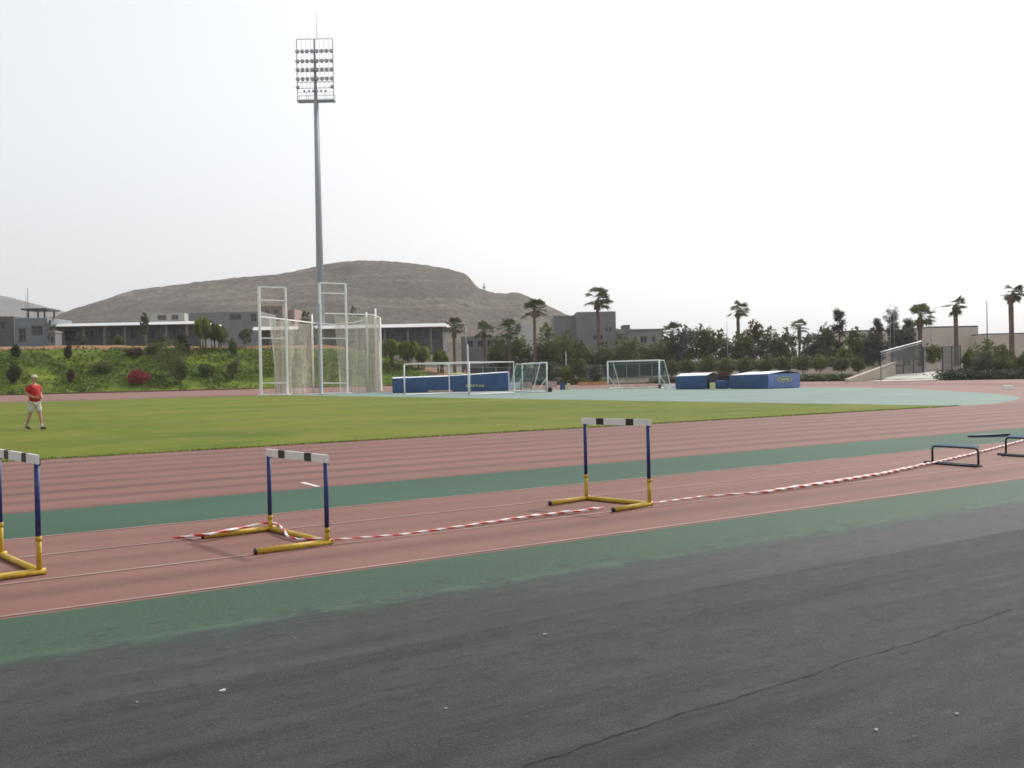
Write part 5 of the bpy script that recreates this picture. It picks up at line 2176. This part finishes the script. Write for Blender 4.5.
def hill(name, prof, Y0, front, back, mat, px0, px1, step, seed, rough, ridge_wave=0.0):
    b = MB()
    cols = int((px1 - px0) / step) + 1
    rows = [-1, -.85, -.7, -.55, -.42, -.30, -.2, -.11, -.04, 0, .06, .15, .3, .5, .75, 1]
    for ry in rows:
        for i in range(cols):
            px = px0 + i * step
            py = interp(prof, px)
            hh = zp(px, py, Y0)
            Y = Y0 + (ry * front if ry < 0 else ry * back)
            x = (px - 512) / F * Y
            # profile of the slope: steep near the crest, easing off to the foot
            f = 1 - abs(ry)
            sh_ = f ** 1.25 if ry < 0 else f
            p = cam_to_world(x, Y, 0)
            nz = noise.fractal(Vector((p.x * .006, p.y * .006, seed)), 1.0, 2.0, 5)
            gul = abs(noise.noise(Vector((p.x * .012, p.y * .003, seed + 4))))
            z = max(-2, hh) * sh_ + (nz * rough - gul * rough * 1.6) * f * (1 - f) * 4
            if ry < 0:
                lim = EYE + (zp(px, py, Y0) - EYE) * Y / Y0 * .985
                z = min(z, lim)
            if ry == 0:
                z += noise.noise(Vector((px * .19, seed, 0))) * rough * .05 + noise.noise(Vector((px * .5, seed, 7))) * rough * .03
            b.v.append((p.x, p.y, z + 0))
    for j in range(len(rows) - 1):
        for i in range(cols - 1):
            a = j * cols + i
            b.f.append((a, a + 1, a + cols + 1, a + cols))
            b.m.append(0)
    return struct(b.build(name, mat, None, True))


P1 = [(30, 324), (62, 314), (76, 308.5), (90, 304), (102, 300.5), (113, 297), (124, 293), (136, 290), (152, 287.6), (170, 285.2), (185, 283.6), (200, 281.5), (214, 279.8), (226, 279), (240, 277.2), (255, 276.3), (270, 274.6), (283, 273.6), (300, 270.3), (317, 266.4), (328, 264), (340, 262.2), (352, 260.8), (362, 260.3), (385, 260.6), (408, 262.3), (430, 265.2), (453, 269), (466, 273), (472, 277), (476, 283), (481, 288), (490, 290.8), (500, 292.8), (508, 293), (514, 291.8), (521, 292.3), (530, 296), (537, 300.5), (544, 302.3), (555, 308), (566, 313), (580, 318), (610, 326), (650, 336), (700, 350)]
P1 = [(a, b1 + .3) for a, b1 in P1]
HILLM = hill_mat('hill_rock', (.062, .047, .035), (.118, .091, .067), .8)
HILLF = hill_mat('hill_rock_far', (.10, .09, .08), (.14, .125, .115), .2)
hill('hill', P1, 860, 420, 500, HILLM, 20, 700, 3, 3.3, 13)
P2 = [(-200, 290), (-120, 285), (-60, 287), (0, 295), (15, 298), (30, 302), (45, 306), (60, 310), (90, 318), (140, 332), (200, 350)]
hill('far_hill', P2, 1750, 500, 500, HILLF, -220, 200, 6, 9.1, 14)
# lattice beacon on the shoulder of the hill
base = plan(486, 858)
base.z = zp(486, 291.5, 858)
t = thing('beacon_tower', 'small lattice beacon on the shoulder of the hill', 'tower', base, FACE)
b = MB()
for sx, sy in ((-1, -1), (1, -1), (1, 1), (-1, 1)):
    b.tube([(sx * 1.2, sy * 1.2, -2), (sx * .3, sy * .3, 6)], .18, 5)
for k in range(4):
    w = 1.2 - .2 * k
    b.box((0, -w, k * 1.5), (2 * w, .15, .15))
    b.box((0, w, k * 1.5), (2 * w, .15, .15))
b.build('lattice', DARKM, t)
b = MB()
b.box((0, 0, 3.2), (2.6, .6, 1.2))
b.tube([(0, 0, 6), (0, 0, 8)], .12, 5)
b.build('dish', DARKM, t)

# ------------------------------------------------------------------ haze
b = MB()
b.box((0, 0, 98), (5400, 5400, 210))
hz_m = bpy.data.materials.new('haze_air')
hz_m.use_nodes = True
nt = hz_m.node_tree
nt.nodes.clear()
out = nt.nodes.new('ShaderNodeOutputMaterial')
pv = nt.nodes.new('ShaderNodeVolumePrincipled')
pv.inputs['Color'].default_value = (.93, .94, .95, 1)
pv.inputs['Density'].default_value = .00022
pv.inputs['Anisotropy'].default_value = .2
nt.links.new(pv.outputs[0], out.inputs['Volume'])
o = b.build('haze', hz_m)
o['kind'] = 'stuff'
o['label'] = 'pale haze in the air over the stadium'
o['category'] = 'haze'

# ------------------------------------------------------------------ light
SUN_AZ = math.atan2(.27, .88)          # the sun stands to the right and slightly beyond the track
SUN_EL = math.radians(41)
sd = Vector((math.cos(SUN_AZ) * math.cos(SUN_EL), math.sin(SUN_AZ) * math.cos(SUN_EL), math.sin(SUN_EL)))
sl = bpy.data.lights.new('sun', 'SUN')
sl.energy = 2.0
sl.angle = math.radians(2.0)
sl.color = (1, .94, .86)
so = bpy.data.objects.new('sun', sl)
so.rotation_euler = sd.to_track_quat('Z', 'Y').to_euler()
so.location = (0, 0, 60)
COL.objects.link(so)

w = bpy.data.worlds.new('World')
SC.world = w
w.use_nodes = True
nt = w.node_tree
bg = nt.nodes['Background']
sky = nt.nodes.new('ShaderNodeTexSky')
sky.sky_type = 'NISHITA'
sky.sun_disc = False
sky.sun_elevation = SUN_EL
sky.sun_rotation = PI / 2 - SUN_AZ
sky.dust_density = 6
sky.air_density = 1.0
sky.ozone_density = 1.0
hs = nt.nodes.new('ShaderNodeHueSaturation')
hs.inputs['Saturation'].default_value = .22
nt.links.new(sky.outputs[0], hs.inputs['Color'])
nt.links.new(mixc(nt, .40, hs.outputs[0], (5.9, 6.2, 6.6)), bg.inputs[0])
bg.inputs[1].default_value = .14

SC.view_settings.view_transform = 'Standard'
SC.view_settings.look = 'None'
SC.view_settings.exposure = .36
SC.view_settings.gamma = 1
SC.view_settings.use_curve_mapping = False
SC.cycles.max_bounces = 8
SC.cycles.transparent_max_bounces = 16
SC.cycles.volume_bounces = 1
SC.cycles.filter_width = 1.7
